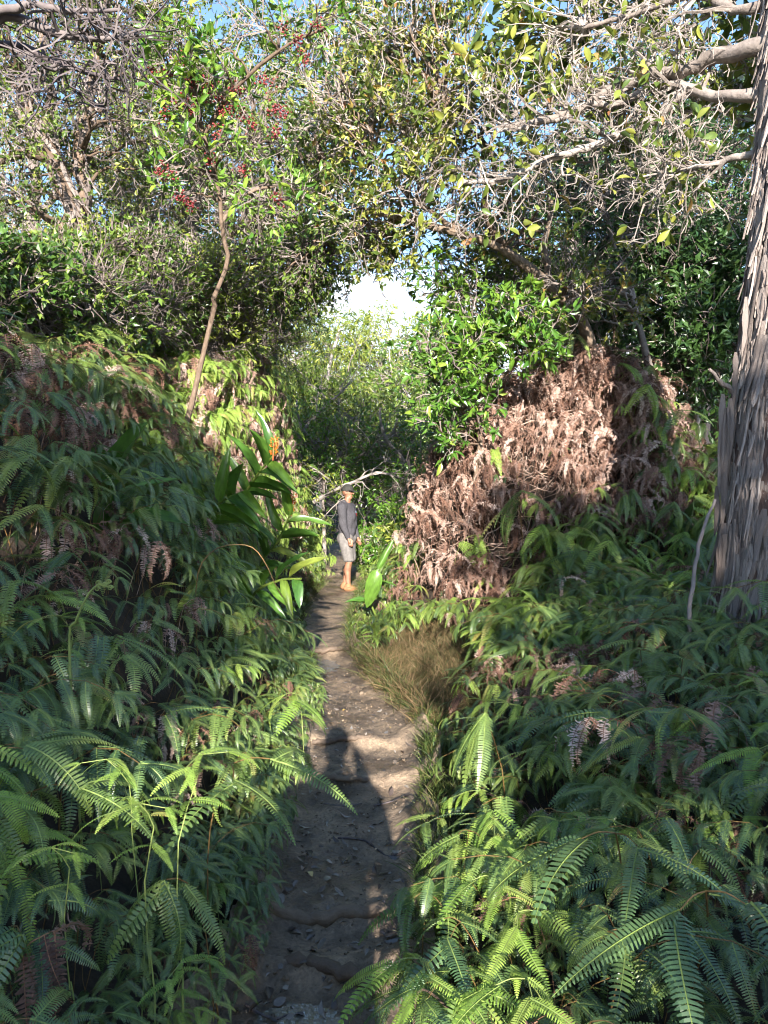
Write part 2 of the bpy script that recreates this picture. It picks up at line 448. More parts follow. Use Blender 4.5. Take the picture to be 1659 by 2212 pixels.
c1 = ramp(n, l, nz_.outputs[0], [(0.095, 0.073, 0.055), (0.215, 0.16, 0.112), (0.39, 0.288, 0.192)], [0.34, 0.5, 0.68])
mr_ = n.new("ShaderNodeMapRange"); mr_.inputs[1].default_value = 0.3; mr_.inputs[2].default_value = 0.7; mr_.inputs[3].default_value = 0.55; mr_.inputs[4].default_value = 1.3
l.new(n2_.outputs[0], mr_.inputs[0])
mx_ = n.new("ShaderNodeMix"); mx_.data_type = 'RGBA'; mx_.blend_type = 'MULTIPLY'; mx_.inputs[0].default_value = 1
l.new(c1, mx_.inputs[6]); l.new(mr_.outputs[0], mx_.inputs[7])
# wet patches: darker and glossy
wet = n.new("ShaderNodeMapRange"); wet.inputs[1].default_value = 0.52; wet.inputs[2].default_value = 0.62
l.new(n3_.outputs[0], wet.inputs[0])
mw = n.new("ShaderNodeMix"); mw.data_type = 'RGBA'; mw.blend_type = 'MULTIPLY'; mw.inputs[7].default_value = (0.62, 0.60, 0.60, 1)
l.new(wet.outputs[0], mw.inputs[0]); l.new(mx_.outputs[2], mw.inputs[6]); l.new(mw.outputs[2], p_.inputs["Base Color"])
rr = n.new("ShaderNodeMapRange"); rr.inputs[3].default_value = 0.72; rr.inputs[4].default_value = 0.30
l.new(wet.outputs[0], rr.inputs[0]); l.new(rr.outputs[0], p_.inputs["Roughness"])
ba = n.new("ShaderNodeMath"); ba.operation = 'ADD'; l.new(nz_.outputs[0], ba.inputs[0])
bm_ = n.new("ShaderNodeMath"); bm_.operation = 'MULTIPLY'; bm_.inputs[1].default_value = 0.35; l.new(n2_.outputs[0], bm_.inputs[0]); l.new(bm_.outputs[0], ba.inputs[1])
b_ = n.new("ShaderNodeBump"); b_.inputs["Strength"].default_value = 0.9; b_.inputs["Distance"].default_value = 0.03
l.new(ba.outputs[0], b_.inputs["Height"]); l.new(b_.outputs[0], p_.inputs["Normal"]); l.new(p_.outputs[0], o_.inputs[0])
m_ = len(py)
ii = (np.arange(m_ - 1)[:, None] * ns + np.arange(ns - 1)[None, :]).ravel()
pt = link("path", mesh_np("path", np.stack([PX, PY, PZ], -1), [np.stack([ii, ii + 1, ii + ns + 1, ii + ns], -1)], mud, smooth=True))
tag(pt, "narrow muddy footpath winding between the ferns", "path", kind="structure")

# ------------------------------------------------------------------ ferns: combed fronds on forking stems
def pinna(n=26, L=1.0, Wd=0.20, bend=0.9, twist=0.15, seed=0, curl=0.0, dead=False):
    """a long frond blade: midrib along +Y bending towards -Z, narrow teeth on both sides"""
    r = np.random.default_rng(seed)
    s = np.linspace(0, 1, n + 1)
    th = -bend * s ** 1.3 - curl * s ** 4
    ds = L / n
    y = np.concatenate([[0], np.cumsum(np.cos(th[:-1]) * ds)]); z = np.concatenate([[0], np.cumsum(np.sin(th[:-1]) * ds)])
    x = 0.05 * L * np.sin(s * 2.2 + seed)
    mb = MB()
    P = np.stack([x, y, z], -1)
    rr_ = 0.009 * L * (1 - 0.75 * s)
    V, F = tubes(P + np.array([0, 0, 0.002 * L]), rr_, 3)
    mb.add(V, F, 0.0, 1)
    w = Wd * 0.5 * np.minimum(1, (s / 0.10 + 0.45)) * np.clip((1 - s) / 0.55, 0, 1) ** 0.72
    t3 = np.stack([np.zeros(n + 1), np.cos(th), np.sin(th)], -1)
    up = np.stack([np.zeros(n + 1), -np.sin(th), np.cos(th)], -1)
    tv, q4, q3 = [], [], []
    c = 0
    for i in range(n):
        p = (P[i] + P[i + 1]) / 2
        for sd in (-1, 1):
            ww = max(0.006 * L, w[i] * r.uniform(0.86, 1.08))
            if dead and r.random() < 0.12: ww *= 0.5
            fwd = 0.26 + (0.25 * r.uniform(-1, 1) if dead else 0.05 * r.uniform(-1, 1))
            lift = (0.16 if not dead else 0.5 * r.uniform(-1, 1))
            d = np.array([sd, 0, 0]) + t3[i] * fwd + up[i] * lift
            d /= np.linalg.norm(d)
            hb = ds * 0.37
            droop = -up[i] * ww * (0.22 if not dead else r.uniform(-0.5, 0.6))
            a0, a1 = p - t3[i] * hb, p + t3[i] * hb
            m0, m1 = p + d * ww * 0.62 - t3[i] * hb * 0.86, p + d * ww * 0.62 + t3[i] * hb * 0.78
            tip0, tip1 = p + d * ww + droop - t3[i] * hb * 0.35, p + d * ww + droop + t3[i] * hb * 0.42
            tv += [a0, a1, m0, m1, tip0, tip1]
            q4 += [[c, c + 1, c + 3, c + 2], [c + 2, c + 3, c + 5, c + 4]] if sd < 0 else [[c + 1, c, c + 2, c + 3], [c + 3, c + 2, c + 4, c + 5]]
            c += 6
    mb.add(np.array(tv), [np.array(q4)], 0.0, 0)
    return mb

PIN = [dict(n=30, bend=1.0, Wd=0.25, seed=1), dict(n=28, bend=1.4, Wd=0.26, seed=2), dict(n=33, bend=0.7, Wd=0.22, seed=3),
       dict(n=27, bend=1.8, Wd=0.25, seed=4), dict(n=18, bend=0.8, Wd=0.27, seed=5)]
PIN_DEAD = [dict(n=27, bend=1.3, Wd=0.19, seed=11, curl=0.7, dead=True), dict(n=25, bend=1.9, Wd=0.17, seed=12, curl=0.4, dead=True),
            dict(n=29, bend=0.7, Wd=0.18, seed=13, curl=1.6, dead=True), dict(n=22, bend=1.1, Wd=0.22, seed=14, curl=1.0, dead=True)]
pin_mb = [pinna(**k) for k in PIN]
pin_dead_mb = [pinna(**k) for k in PIN_DEAD]
PM = {
    "green": [m.mesh("frond", [G['fern'], G['rachis']]) for m in pin_mb],
    "deep": [m.mesh("frond", [G['fern_deep'], G['rachis']]) for m in pin_mb],
    "lime": [m.mesh("frond", [G['fern_lime'], G['rachis']]) for m in pin_mb],
    "dead": [m.mesh("frond", [G['dead'], G['rachis_dry']]) for m in pin_dead_mb],
    "pale": [m.mesh("frond", [G['dead_pale'], G['rachis_dry']]) for m in pin_dead_mb],
}
STEM = {"green": G['stem'], "deep": G['stem'], "lime": G['stem_green'], "dead": G['rachis_dry'], "pale": G['dead_twig']}
LEAFM = {"green": G['fern'], "deep": G['fern_deep'], "lime": G['fern_lime'], "dead": G['dead'], "pale": G['dead_pale']}
RACM = {"green": G['rachis'], "deep": G['rachis'], "lime": G['rachis'], "dead": G['rachis_dry'], "pale": G['rachis_dry']}

def eul(yaw, pitch, roll=0.0):
    return Matrix.Rotation(yaw, 4, 'Z') @ Matrix.Rotation(pitch, 4, 'X') @ Matrix.Rotation(roll, 4, 'Y')

def fern_plan(style, seed):
    """(stem tubes, [(frond variant, local matrix)]); heading +Y, apex near height 1 for unit scale"""
    r = random.Random(seed)
    stems, pins = [], []
    def put(pos, yaw, pitch, ln, var=None):
        pins.append((r.randrange(99) if var is None else var, Matrix.Translation(pos) @ eul(yaw, pitch, r.uniform(-0.35, 0.35)) @ Matrix.Scale(ln, 4)))
    h = 1.0
    if style == 'fork':
        lean = r.uniform(0.15, 0.4)
        pts = [(0, 0, -0.15), (0.02, 0.05 * lean, 0.35), (r.uniform(-.05, .05), lean * 0.35, 0.72), (r.uniform(-.06, .06), lean, h)]
        stems.append((pts, 0.0065, 0.004))
        ap = Vector(pts[-1])
        for sd in (-1, 1):
            yw = sd * r.uniform(0.55, 1.0)
            ln = r.uniform(0.13, 0.24)
            e = ap + Vector((-math.sin(yw) * ln, math.cos(yw) * ln, ln * r.uniform(-0.1, 0.25)))
            stems.append(([tuple(ap), tuple((ap + e) / 2 + Vector((0, 0, 0.02))), tuple(e)], 0.004, 0.003))
            for k in (-1, 1):
                put(e, yw + k * r.uniform(0.4, 0.8), r.uniform(-0.5, 0.15), r.uniform(0.46, 0.64))
            put(ap, sd * r.uniform(1.5, 2.6), r.uniform(-0.8, -0.1), r.uniform(0.3, 0.45))
        if r.random() < 0.7:
            for sd in (-1, 1): put(Vector(pts[2]), sd * r.uniform(0.8, 1.9), r.uniform(-0.4, 0.1), r.uniform(0.3, 0.5))
    elif style == 'hang':
        lean = r.uniform(0.4, 0.6)
        pts = [(0, 0, -0.15), (0, 0.1, 0.45), (0.03, lean * 0.6, 0.85), (r.uniform(-.1, .1), lean, 0.95)]
        stems.append((pts, 0.006, 0.0035))
        for k in range(6):
            q = Vector(pts[-1]) if k < 4 else Vector(pts[2])
            put(q, r.uniform(-1.5, 1.5), r.uniform(-0.95, -0.25), r.uniform(0.45, 0.72))
    elif style == 'spray':
        pts = [(0, 0, -0.15), (0, 0.08, 0.5), (0.03, 0.3, 0.85), (-0.02, 0.62, 0.98), (0.02, 0.98, 0.93)]
        stems.append((pts, 0.006, 0.003))
        P = spline(pts, 20)
        for k, q in enumerate((9, 13, 16, 19)):
            for sd in (-1, 1):
                put(Vector(P[q]), sd * r.uniform(0.6, 1.15), r.uniform(-0.65, 0.05), r.uniform(0.46, 0.6) * (1 - 0.13 * k))
        put(Vector(P[-1]), 0.1, -0.3, 0.36)
    elif style == 'young':
        pts = [(0, 0, -0.15), (0.03, 0.05, 0.5), (-0.03, 0.16, 0.9), (0.06, 0.30, 1.12)]
        stems.append((pts, 0.0055, 0.003))
        P = spline(pts, 16)
        for k, q in enumerate((8, 12, 15)):
            for sd in (-1, 1):
                put(Vector(P[q]), sd * r.uniform(0.7, 1.3), r.uniform(-0.35, 0.45), r.uniform(0.2, 0.32), 4)
        a = Vector(P[-1])
        for sd in (-1, 1):
            e = a + Vector((sd * 0.16, 0.08, 0.03 * r.uniform(-1, 2)))
            stems.append(([tuple(a), tuple(e)], 0.0035, 0.0025))
            for k in (-1, 1): put(e, -sd * 1.0 + k * 0.6, r.uniform(-0.4, 0.4), r.uniform(0.18, 0.28), 4)
    return stems, pins

PLANS = {}
for st, ks in (('fork', 4), ('hang', 3), ('spray', 3), ('young', 2)):
    for k in range(ks): PLANS[f"{st}{k}"] = fern_plan(st, hash(st) % 7 + k * 13 + len(st) if False else sum(map(ord, st)) + k * 13)

def plan_stem_mb(plan):
    mb = MB()
    for pts, r0, r1 in plan[0]:
        P = spline(pts, 7 if len(pts) > 2 else 3)
        V, F = tubes(P, np.linspace(r0, r1, len(P)), 4)
        mb.add(V, F)
    return mb

STEM_MESH = {}
def stem_mesh(pn, look):
    if (pn, look) not in STEM_MESH:
        STEM_MESH[(pn, look)] = plan_stem_mb(PLANS[pn]).mesh("stem", STEM[look])
    return STEM_MESH[(pn, look)]

def mb_arrays(mb):
    return np.concatenate(mb.V), mb.F, mb.M

def plan_joined(pn, look):
    """one whole fern as one mesh, for the mass of ferns"""
    mb = MB()
    src = pin_dead_mb if look in ("dead", "pale") else pin_mb
    V, F, M = mb_arrays(plan_stem_mb(PLANS[pn]))
    for f in F: mb.add(np.zeros((0, 3)), [], 0)
    base = MB()
    base.add(V, F, 0.0, 2)
    for k, (var, mt) in enumerate(PLANS[pn][1]):
        pm = src[var % len(src)]
        v, fs, ms = mb_arrays(pm)
        A = np.array(mt)
        v = v @ A[:3, :3].T + A[:3, 3]
        off = base.n
        for f, m in zip(fs, ms):
            base.F.append(f + off); base.M.append(m)
        base.V.append(v); base.R.append(np.full(len(v), (k * 0.137) % 0.35)); base.n += len(v)
    return base.mesh("fern_mass_" + pn, [LEAFM[look], RACM[look], STEM[look]])

def put_fern(pn, look, loc, yaw, scale, label, group=None, tilt=(0, 0), cat="fern", name="fern"):
    root = thing(name, label, cat, loc, group)
    root.rotation_euler = (tilt[0], tilt[1], yaw)
    root.scale = (scale,) * 3
    link("stem", stem_mesh(pn, look), root)
    src = PM[look]
    for var, mt in PLANS[pn][1]:
        link("frond", src[var % len(src)], root, mt)
    return root

# instancing of masses (ground cover nobody could count)
def mass(name, label, cat, protos, pts, eulers, scales, idx):
    """protos: list of meshes; one object with instances on points"""
    pc = bpy.data.collections.new(name + "_sources")
    for k, me in enumerate(protos):
        o = bpy.data.objects.new(f"{name}_source_{k:02d}", me); pc.objects.link(o)
    me = bpy.data.meshes.new(name)
    N = len(pts)
    me.vertices.add(N); me.vertices.foreach_set("co", np.asarray(pts, np.float32).ravel())
    a = me.attributes.new("eul", 'FLOAT_VECTOR', 'POINT'); a.data.foreach_set("vector", np.asarray(eulers, np.float32).ravel())
    a = me.attributes.new("scl", 'FLOAT', 'POINT'); a.data.foreach_set("value", np.asarray(scales, np.float32))
    a = me.attributes.new("idx", 'INT', 'POINT'); a.data.foreach_set("value", np.asarray(idx, np.int32))
    o = link(name, me)
    ng = bpy.data.node_groups.new(name + "_nodes", 'GeometryNodeTree')
    ng.interface.new_socket("Geometry", in_out='INPUT', socket_type='NodeSocketGeometry')
    ng.interface.new_socket("Geometry", in_out='OUTPUT', socket_type='NodeSocketGeometry')
    N_, L_ = ng.nodes, ng.links
    gi = N_.new("NodeGroupInput"); go = N_.new("NodeGroupOutput")
    ci = N_.new("GeometryNodeCollectionInfo"); ci.inputs["Collection"].default_value = pc
    ci.inputs["Separate Children"].default_value = True; ci.inputs["Reset Children"].default_value = True
    ip = N_.new("GeometryNodeInstanceOnPoints"); ip.inputs["Pick Instance"].default_value = True
    def attr(nm, ty):
        q = N_.new("GeometryNodeInputNamedAttribute"); q.data_type = ty; q.inputs["Name"].default_value = nm
        return [s for s in q.outputs if s.enabled and s.name == "Attribute"][0]
    e2r = N_.new("FunctionNodeEulerToRotation")
    L_.new(attr("eul", 'FLOAT_VECTOR'), e2r.inputs[0]); L_.new(e2r.outputs[0], ip.inputs["Rotation"])
    L_.new(attr("scl", 'FLOAT'), ip.inputs["Scale"]); L_.new(attr("idx", 'INT'), ip.inputs["Instance Index"])
    L_.new(gi.outputs[0], ip.inputs["Points"]); L_.new(ci.outputs[0], ip.inputs["Instance"]); L_.new(ip.outputs[0], go.inputs[0])
    md = o.modifiers.new("scatter", 'NODES'); md.node_group = ng
    return tag(o, label, cat, kind="stuff")

def slope(x, y):
    e = 0.06
    return (height(x + e, y) - height(x - e, y)) / (2 * e), (height(x, y + e) - height(x, y - e)) / (2 * e)

def in_view(x, y, z, m=420):
    px, py_, d = proj(np.stack([x, y, z], -1))
    return (d > 0.9) & (px > -m) & (px < 1659 + m) & (py_ < 2212 + 420) & (py_ > -200)

def grassy(x, y):
    """the patch of dry grass on the right of the path"""
    return (((x - 0.45) / 0.55) ** 2 + ((y - 6.6) / 1.35) ** 2 < 1) & (x > PATH_R(y))

def deadness(x, y, z):
    """how much of the fern cover is dead and brown, by place"""
    d = np.full(np.shape(x), 0.10)
    r = ((x - 2.0) / 1.75) ** 2 + ((y - 9.3) / 1.6) ** 2
    d = np.where(r < 1.05, 0.93, d)
    d = np.where((r < 1.6) & (x > 1.6) & (z < 1.2), 0.30, d)
    d = np.where((x < -1.5) & (x > -3.2) & (y > 7.6) & (y < 13), 0.50, d)           # sunny brown shelf on the left bank
    d = np.where((x < -1.5) & (y > 3.4) & (y < 7.0) & (z > 1.6), 0.35, d)
    d = np.where((x > 2.9) & (y > 6.2) & (y < 9), 0.35, d)
    d = np.where((x > 0.75) & (x < 1.6) & (y > 4.3) & (y < 6.0), 0.45, d)
    return d

def scatter(n, x0, x1, y0, y1, seed, edge=0.06):
    r = np.random.default_rng(seed)
    x = r.uniform(x0, x1, n); y = r.uniform(y0, y1, n)
    z = height(x, y)
    keep = ((x < PATH_L(y) - edge) | (x > PATH_R(y) + edge)) & ~grassy(x, y) & in_view(x, y, z + 0.5)
    keep &= ~((x > PATH_R(y)) & (x < PATH_R(y) + np.interp(y, [2.6, 3.2, 6, 8], [0.0, 0.30, 0.30, 0.1])))
    keep &= ~((np.abs(x) < 0.75) & (y < 1.15)) & (np.hypot(x, y) > 0.95)
    return x[keep], y[keep], z[keep], r

def patchy(x, y):
    """thick and thin places in the fern cover, 0 to 1"""
    return np.clip(0.5 + 0.75 * vnoise(x * 2.3 + 0.4, y * 1.9, 6.1) + 0.25 * vnoise(x * 6.1, y * 5.3, 2.9), 0, 1)

def heading(x, y, r):
    """fronds reach for the light over the path and towards the sun"""
    gx_, gy_ = slope(x, y)
    dx = -gx_ * 0.9 + np.where(x < PATH_L(y), 0.45, -0.25) + r.normal(0, 0.7, len(x))
    dy = -gy_ * 0.9 - 0.55 + r.normal(0, 0.6, len(x))
    return np.arctan2(-dx, dy)

# --- the ferns one can pick out: nearest 300, each an object with stem and fronds
x, y, z, r = scatter(2600, -2.9, 3.0, 0.9, 5.6, 21)
k = in_view(x, y, z + 0.4, 130); x, y, z = x[k], y[k], z[k]
dist = np.hypot(x, y) + np.where(z > 1.9, 1.2, 0)
order = np.argsort(dist + r.uniform(-0.6, 0.6, len(x)))
x, y, z = x[order], y[order], z[order]
keepi, cells = [], {}
for i in range(len(x)):                       # loose spacing so that each shows
    sp = 0.078 + 0.011 * y[i]
    key = (int(x[i] / 0.2), int(y[i] / 0.2))
    if any((x[i] - x[j]) ** 2 + (y[i] - y[j]) ** 2 < sp * sp for a in (-1, 0, 1) for b in (-1, 0, 1) for j in cells.get((key[0] + a, key[1] + b), ())):
        continue
    cells.setdefault(key, []).append(i); keepi.append(i)
x, y, z = x[keepi], y[keepi], z[keepi]
yaw = heading(x, y, r)
dd = np.clip(deadness(x, y, z) + 0.35 * (patchy(x, y) < 0.22), 0, 0.9)
ZONES = {
    'll': ("green fern crowding the near bank left of the path", "ferns on the near left bank"),
    'lu': ("shaded green fern higher up the steep left bank", "ferns high on the left bank"),
    'rl': ("green fern in the thicket on the right near the path", "ferns in the near right thicket"),
    'ru': ("green fern spreading in front of the shaggy trunk", "ferns in front of the shaggy trunk"),
    'dl': ("dead brown fern hanging in the shade of the left bank", "dead ferns on the left bank"),
    'dr': ("dead brown fern lying among the green ferns on the right", "dead ferns among the right thicket"),
}
names = list(PLANS)
NGREEN = NDEAD = 0
late = []
for i in range(len(x)):
    dead = r.random() < dd[i]
    if (dead and NDEAD >= 110) or (not dead and NGREEN >= 300):
        late.append(i); continue
    if dead:
        look = "dead" if r.random() < 0.8 else "pale"; NDEAD += 1
        zone = 'dl' if x[i] < -0.3 else 'dr'
        pn = ["hang0", "hang1", "hang2", "fork1"][int(r.integers(4))]
    else:
        NGREEN += 1
        u = r.random()
        look = "lime" if u < 0.14 else ("deep" if u < 0.5 else "green")
        pn = ["fork0", "fork1", "fork2", "fork3", "spray0", "spray1", "spray2", "hang0", "hang1", "young0", "young1"][int(r.choice(11, p=[.13, .13, .13, .12, .09, .09, .08, .08, .08, .035, .035]))]
        if x[i] < -0.3: zone = 'lu' if z[i] > 0.75 else 'll'
        else: zone = 'ru' if y[i] > 3.6 else 'rl'
    sc_ = r.uniform(0.30, 0.46) * (0.9 if y[i] < 1.9 else 1.0) * (0.68 + 0.5 * float(patchy(x[i], y[i])))
    edge = min(abs(x[i] - PATH_L(y[i])), abs(x[i] - PATH_R(y[i])))
    sc_ *= float(np.clip(0.45 + edge * 1.1, 0.45, 1.0))
    gx_, gy_ = slope(x[i], y[i])
    gp = ZONES[zone][1]
    side_w = "left" if x[i] < -0.3 else "right"
    where = ("at the %s path edge" if edge < 0.22 else ("low on the %s bank" if edge < 0.75 else ("midway up the %s bank" if edge < 1.3 else "high on the %s bank"))) % side_w
    deep_w = "in the foreground" if y[i] < 2.1 else ("in near thicket" if y[i] < 3.1 else ("before grass patch" if side_w == "right" and edge < 0.9 else ("below shaggy trunk" if side_w == "right" else "before the gingers")) if y[i] < 4.4 else "farther back")
    look_w = {"green": "mid-green", "deep": "dark green", "lime": "lime green", "dead": "brown dead", "pale": "bleached dead"}[look]
    style_w = {"for": "forked", "han": "hanging", "spr": "arching", "you": "young"}[pn[:3]]
    size_w = "small" if sc_ < 0.27 else ("large" if sc_ > 0.38 else "middling")
    lean_w = "leaning right" if math.sin(yaw[i]) < 0 else "leaning left"
    lb = f"{size_w} {look_w} {style_w} fern {where} {deep_w}, {lean_w}"
    gp = f"{'dead ferns' if dead else 'ferns'} {where}"
    put_fern(pn, look, (x[i], y[i], z[i]), yaw[i], sc_, lb, gp, tilt=(r.normal(0, 0.16), r.normal(0, 0.16)), name="fern" if not dead else "dead_fern", cat="fern")

# --- the mass of ferns behind and beneath
def fern_mass(name, label, n, box, seed, looks, smin, smax, deadcut=None, styles=None, edge=0.1, sel=None, lift=0.0):
    x, y, z, r = scatter(n, *box, seed, edge)
    if sel is not None:
        k = sel(x, y, z); x, y, z = x[k], y[k], z[k]
    pt_ = patchy(x, y)
    if deadcut is not None:
        k = (r.random(len(x)) < np.clip(deadness(x, y, z) + 0.4 * (pt_ < 0.2), 0, 0.95)) == deadcut
        if not deadcut: k &= (pt_ > 0.12) | (r.random(len(x)) < 0.25)
        x, y, z, pt_ = x[k], y[k], z[k], pt_[k]
    protos = [plan_joined(pn, lk) for pn in styles for lk in looks]
    yw = heading(x, y, r)
    gx_, gy_ = slope(x, y)
    N = len(x)
    e = np.stack([r.normal(0, 0.22, N), r.normal(0, 0.22, N), yw], -1)
    ed = np.minimum(np.abs(x - PATH_L(y)), np.abs(x - PATH_R(y)))
    sc_ = r.uniform(smin, smax, N) * np.clip(0.3 + ed * 0.75, 0.3, 1.0) * (0.7 + 0.55 * pt_)
    return mass(name, label, "ferns", protos, np.stack([x, y, z + lift], -1), e, sc_, r.integers(0, len(protos), N))

GS = ["fork0", "fork1", "fork2", "spray0", "spray1", "hang0"]
fern_mass("fern_undergrowth", "thick green fern undergrowth on both sides of the path", 4000, (-4.5, 4.5, 0.9, 7.0), 31, ["green", "deep"], 0.27, 0.44, False, GS)
fern_mass("bank_ferns", "far green ferns scrambling over the banks and mound", 15000, (-7, 8, 5.5, 15), 32, ["green", "deep", "lime"], 0.26, 0.46, False, GS + ["hang1", "hang2"])
fern_mass("dead_fern_thatch", "brown thatch of dead fern fronds over mound and banks", 13000, (-6, 7, 3.0, 14), 33, ["dead", "pale"], 0.28, 0.46, True, ["hang0", "hang1", "hang2", "fork1"])
fern_mass("far_ferns", "bright green ferns beyond the hiker", 2600, (-9, 9, 13, 24), 34, ["green", "lime"], 0.5, 0.8, None, ["fork0", "spray0", "hang0"])

# sunny shelf on the left bank: sun put into lime fronds and pale thatch
shelf = lambda x, y, z: (x < -1.3) & (x > -2.75) & (y > 8.0) & (y < 12.8) & (z > 0.8)
fern_mass("sunny_bank_ferns", "ferns tinted sunlit lime green trailing over the brown shelf of the left bank", 1500, (-3.4, -1.2, 8, 12.8), 36, ["lime"], 0.30, 0.48, None, ["hang0", "hang1", "hang2", "spray0"], 0.25, shelf, 0.1)
fern_mass("sunny_dead_thatch", "dead fern thatch tinted pale as if sunlit on the left bank", 3200, (-3.4, -1.2, 8, 12.8), 37, ["pale"], 0.3, 0.46, None, ["hang0", "hang1", "hang2"], 0.25, shelf, 0.08)

# the matted thatch of the mound itself, mostly pale to look sunlit
mound_top = lambda x, y, z: (((x - 2.0) / 1.45) ** 2 + ((y - 9.3) / 1.3) ** 2 < 1) & (z > 0.9)
fern_mass("mound_thatch", "matted brown dead fern thatch covering the mound", 3000, (0.2, 3.9, 7.7, 10.9), 38, ["dead", "pale", "pale"], 0.26, 0.5, None, ["hang0", "hang1", "hang2", "fork1"], 0.3, mound_top, 0.06)
mound_front = lambda x, y, z: ((x > 1.5) & (z < 1.25) & (z > 0.25)) | ((x > 2.75) & (z < 2.2))
fern_mass("mound_front_ferns", "green ferns draped over the lower front of the dead fern mound", 420, (0.9, 4.2, 7.2, 9.3), 40, ["green", "lime", "green"], 0.36, 0.62, None, ["hang0", "hang1", "hang2", "fork0"], 0.3, mound_front, 0.05)
edge_strip = lambda x, y, z: (x > PATH_L(y) - 0.30)
fern_mass("path_edge_ferns", "small ferns hugging the left path edge", 1500, (-1.2, -0.4, 1.3, 9), 39, ["green", "deep", "green"], 0.28, 0.5, None, ["fork0", "fork1", "fork2", "hang0"], 0.01, edge_strip)

# ------------------------------------------------------------------ leaves, twigs and trees
LEAF4 = (np.array([(0, 0, 0), (0.42, -0.5, 0.10), (0.42, 0.5, 0.10), (1, 0, -0.10), (0.46, 0, 0)]),
         [np.array([(0, 4, 1), (0, 2, 4), (4, 3, 1), (4, 2, 3)])])
def broad_leaf(k=6, shape='ovate', fold=0.12, curl=0.25, wave=0.0):
    s = np.linspace(0, 1, k + 1)
    if shape == 'ovate': w = np.sin(np.pi * s ** 0.85) ** 0.75
    elif shape == 'obovate': w = np.sin(np.pi * s ** 1.35) ** 0.7
    else: w = np.sin(np.pi * s ** 0.75) ** 0.62
    w[0] = 0.05; w[-1] = 0.02
    z = -curl * s ** 2
    mid = np.stack([s, 0 * s, z], -1)
    wv = wave * np.sin(s * 14)
    lf = np.stack([s, -0.5 * w, z + fold * w + wv], -1); rt = np.stack([s, 0.5 * w, z + fold * w - wv], -1)
    V = np.concatenate([mid, lf, rt]); m = k + 1
    i = np.arange(k)
    return V, [np.concatenate([np.stack([i, i + 1, m + i + 1, m + i], -1), np.stack([i + 1, i, 2 * m + i, 2 * m + i + 1], -1)])]
LEAF_BROAD = broad_leaf(5, 'obovate')
LEAF_LONG = broad_leaf(5, 'lance', 0.10, 0.2)

def strip(seed, k=6):
    """one peeling strip of bark: length along -Z from 0, width X, outward +Y"""
    r = np.random.default_rng(seed)
    s = np.linspace(0, 1, k + 1)
    w = 0.5 * np.interp(s, [0, 0.15, 0.7, 1], [0.5, 1, 0.85, 0.25]) * r.uniform(0.75, 1.15, k + 1)
    off = r.normal(0, 0.10, k + 1).cumsum() * 0.5
    out = 0.02 + 0.11 * np.clip(s - 0.5, 0, 1) ** 1.5 * r.uniform(0.2, 2.0) + 0.02 * np.clip(0.15 - s, 0, 1) * r.uniform(0, 3)
    c = 0.25
    mid = np.stack([off, out + 0.012, -s], -1); lf = np.stack([off - w, out - 0.006 * c, -s], -1); rg = np.stack([off + w, out - 0.006 * c, -s], -1)
    mi2, lf2, rg2 = [q - np.array([0, 0.012, 0]) for q in (mid, lf, rg)]
    V = np.concatenate([lf, mid, rg, lf2, rg2]); m = k + 1; i = np.arange(k)
    q = [np.stack([i, i + m, i + m + 1, i + 1], -1), np.stack([i + m, i + 2 * m, i + 2 * m + 1, i + m + 1], -1),
         np.stack([i + 1, i + 3 * m + 1, i + 3 * m, i], -1), np.stack([i + 2 * m, i + 4 * m, i + 4 * m + 1, i + 2 * m + 1], -1)]
    e = np.array([[k, k + m, k + 3 * m, k + 3 * m], [k + m, k + 2 * m, k + 4 * m, k + 3 * m]])
    return V, [np.concatenate(q), np.array([[k, k + m, k + 3 * m], [k + m, k + 2 * m, k + 4 * m]])]
STR = [strip(s) for s in range(7)]
STRM = [mesh_np("bark_strip", v, f, G['bark_shaggy']) for v, f in STR]

def sprout(P, R, n, r, ang=0.9, ln=0.5, lj=0.35, k=4, wob=0.12, up=0.1, t0=0.25, rr=0.55, rtip=0.35, bias=(0, 0, 0)):
    """children on every branch P (N,kp,3)"""
    N, kp, _ = P.shape
    t = t0 + (1 - t0) * (np.arange(n)[None] + r.random((N, n))) / n
    f = t * (kp - 1.001); i = f.astype(int); fr = (f - i)[..., None]
    b = np.arange(N)[:, None]
    p0 = P[b, i] * (1 - fr) + P[b, i + 1] * fr
    rad = (R[b, i] * (1 - fr[..., 0]) + R[b, i + 1] * fr[..., 0]) * rr
    T = nrm(P[b, i + 1] - P[b, i])
    rn = r.normal(size=(N, n, 3)); rn -= (rn * T).sum(-1, keepdims=True) * T; rn = nrm(rn)
    a = ang * r.uniform(0.6, 1.25, (N, n, 1))
    D = nrm(T * np.cos(a) + rn * np.sin(a) + np.array([0, 0, up]) + np.asarray(bias))
    L = ln * (1 + lj * r.uniform(-1, 1, (N, n, 1)))
    L = np.broadcast_to(L, (N, n, 1))
    pts = [p0]; d = D
    for q in range(1, k):
        d = nrm(d + r.normal(0, wob * 2.2, (N, n, 3)) + np.array([0, 0, up * 0.5]))
        pts.append(pts[-1] + d * L / (k - 1))
    C = np.stack(pts, 2).reshape(N * n, k, 3)
    CR = rad.reshape(-1, 1) * np.linspace(1, rtip, k)[None]
    return C, CR

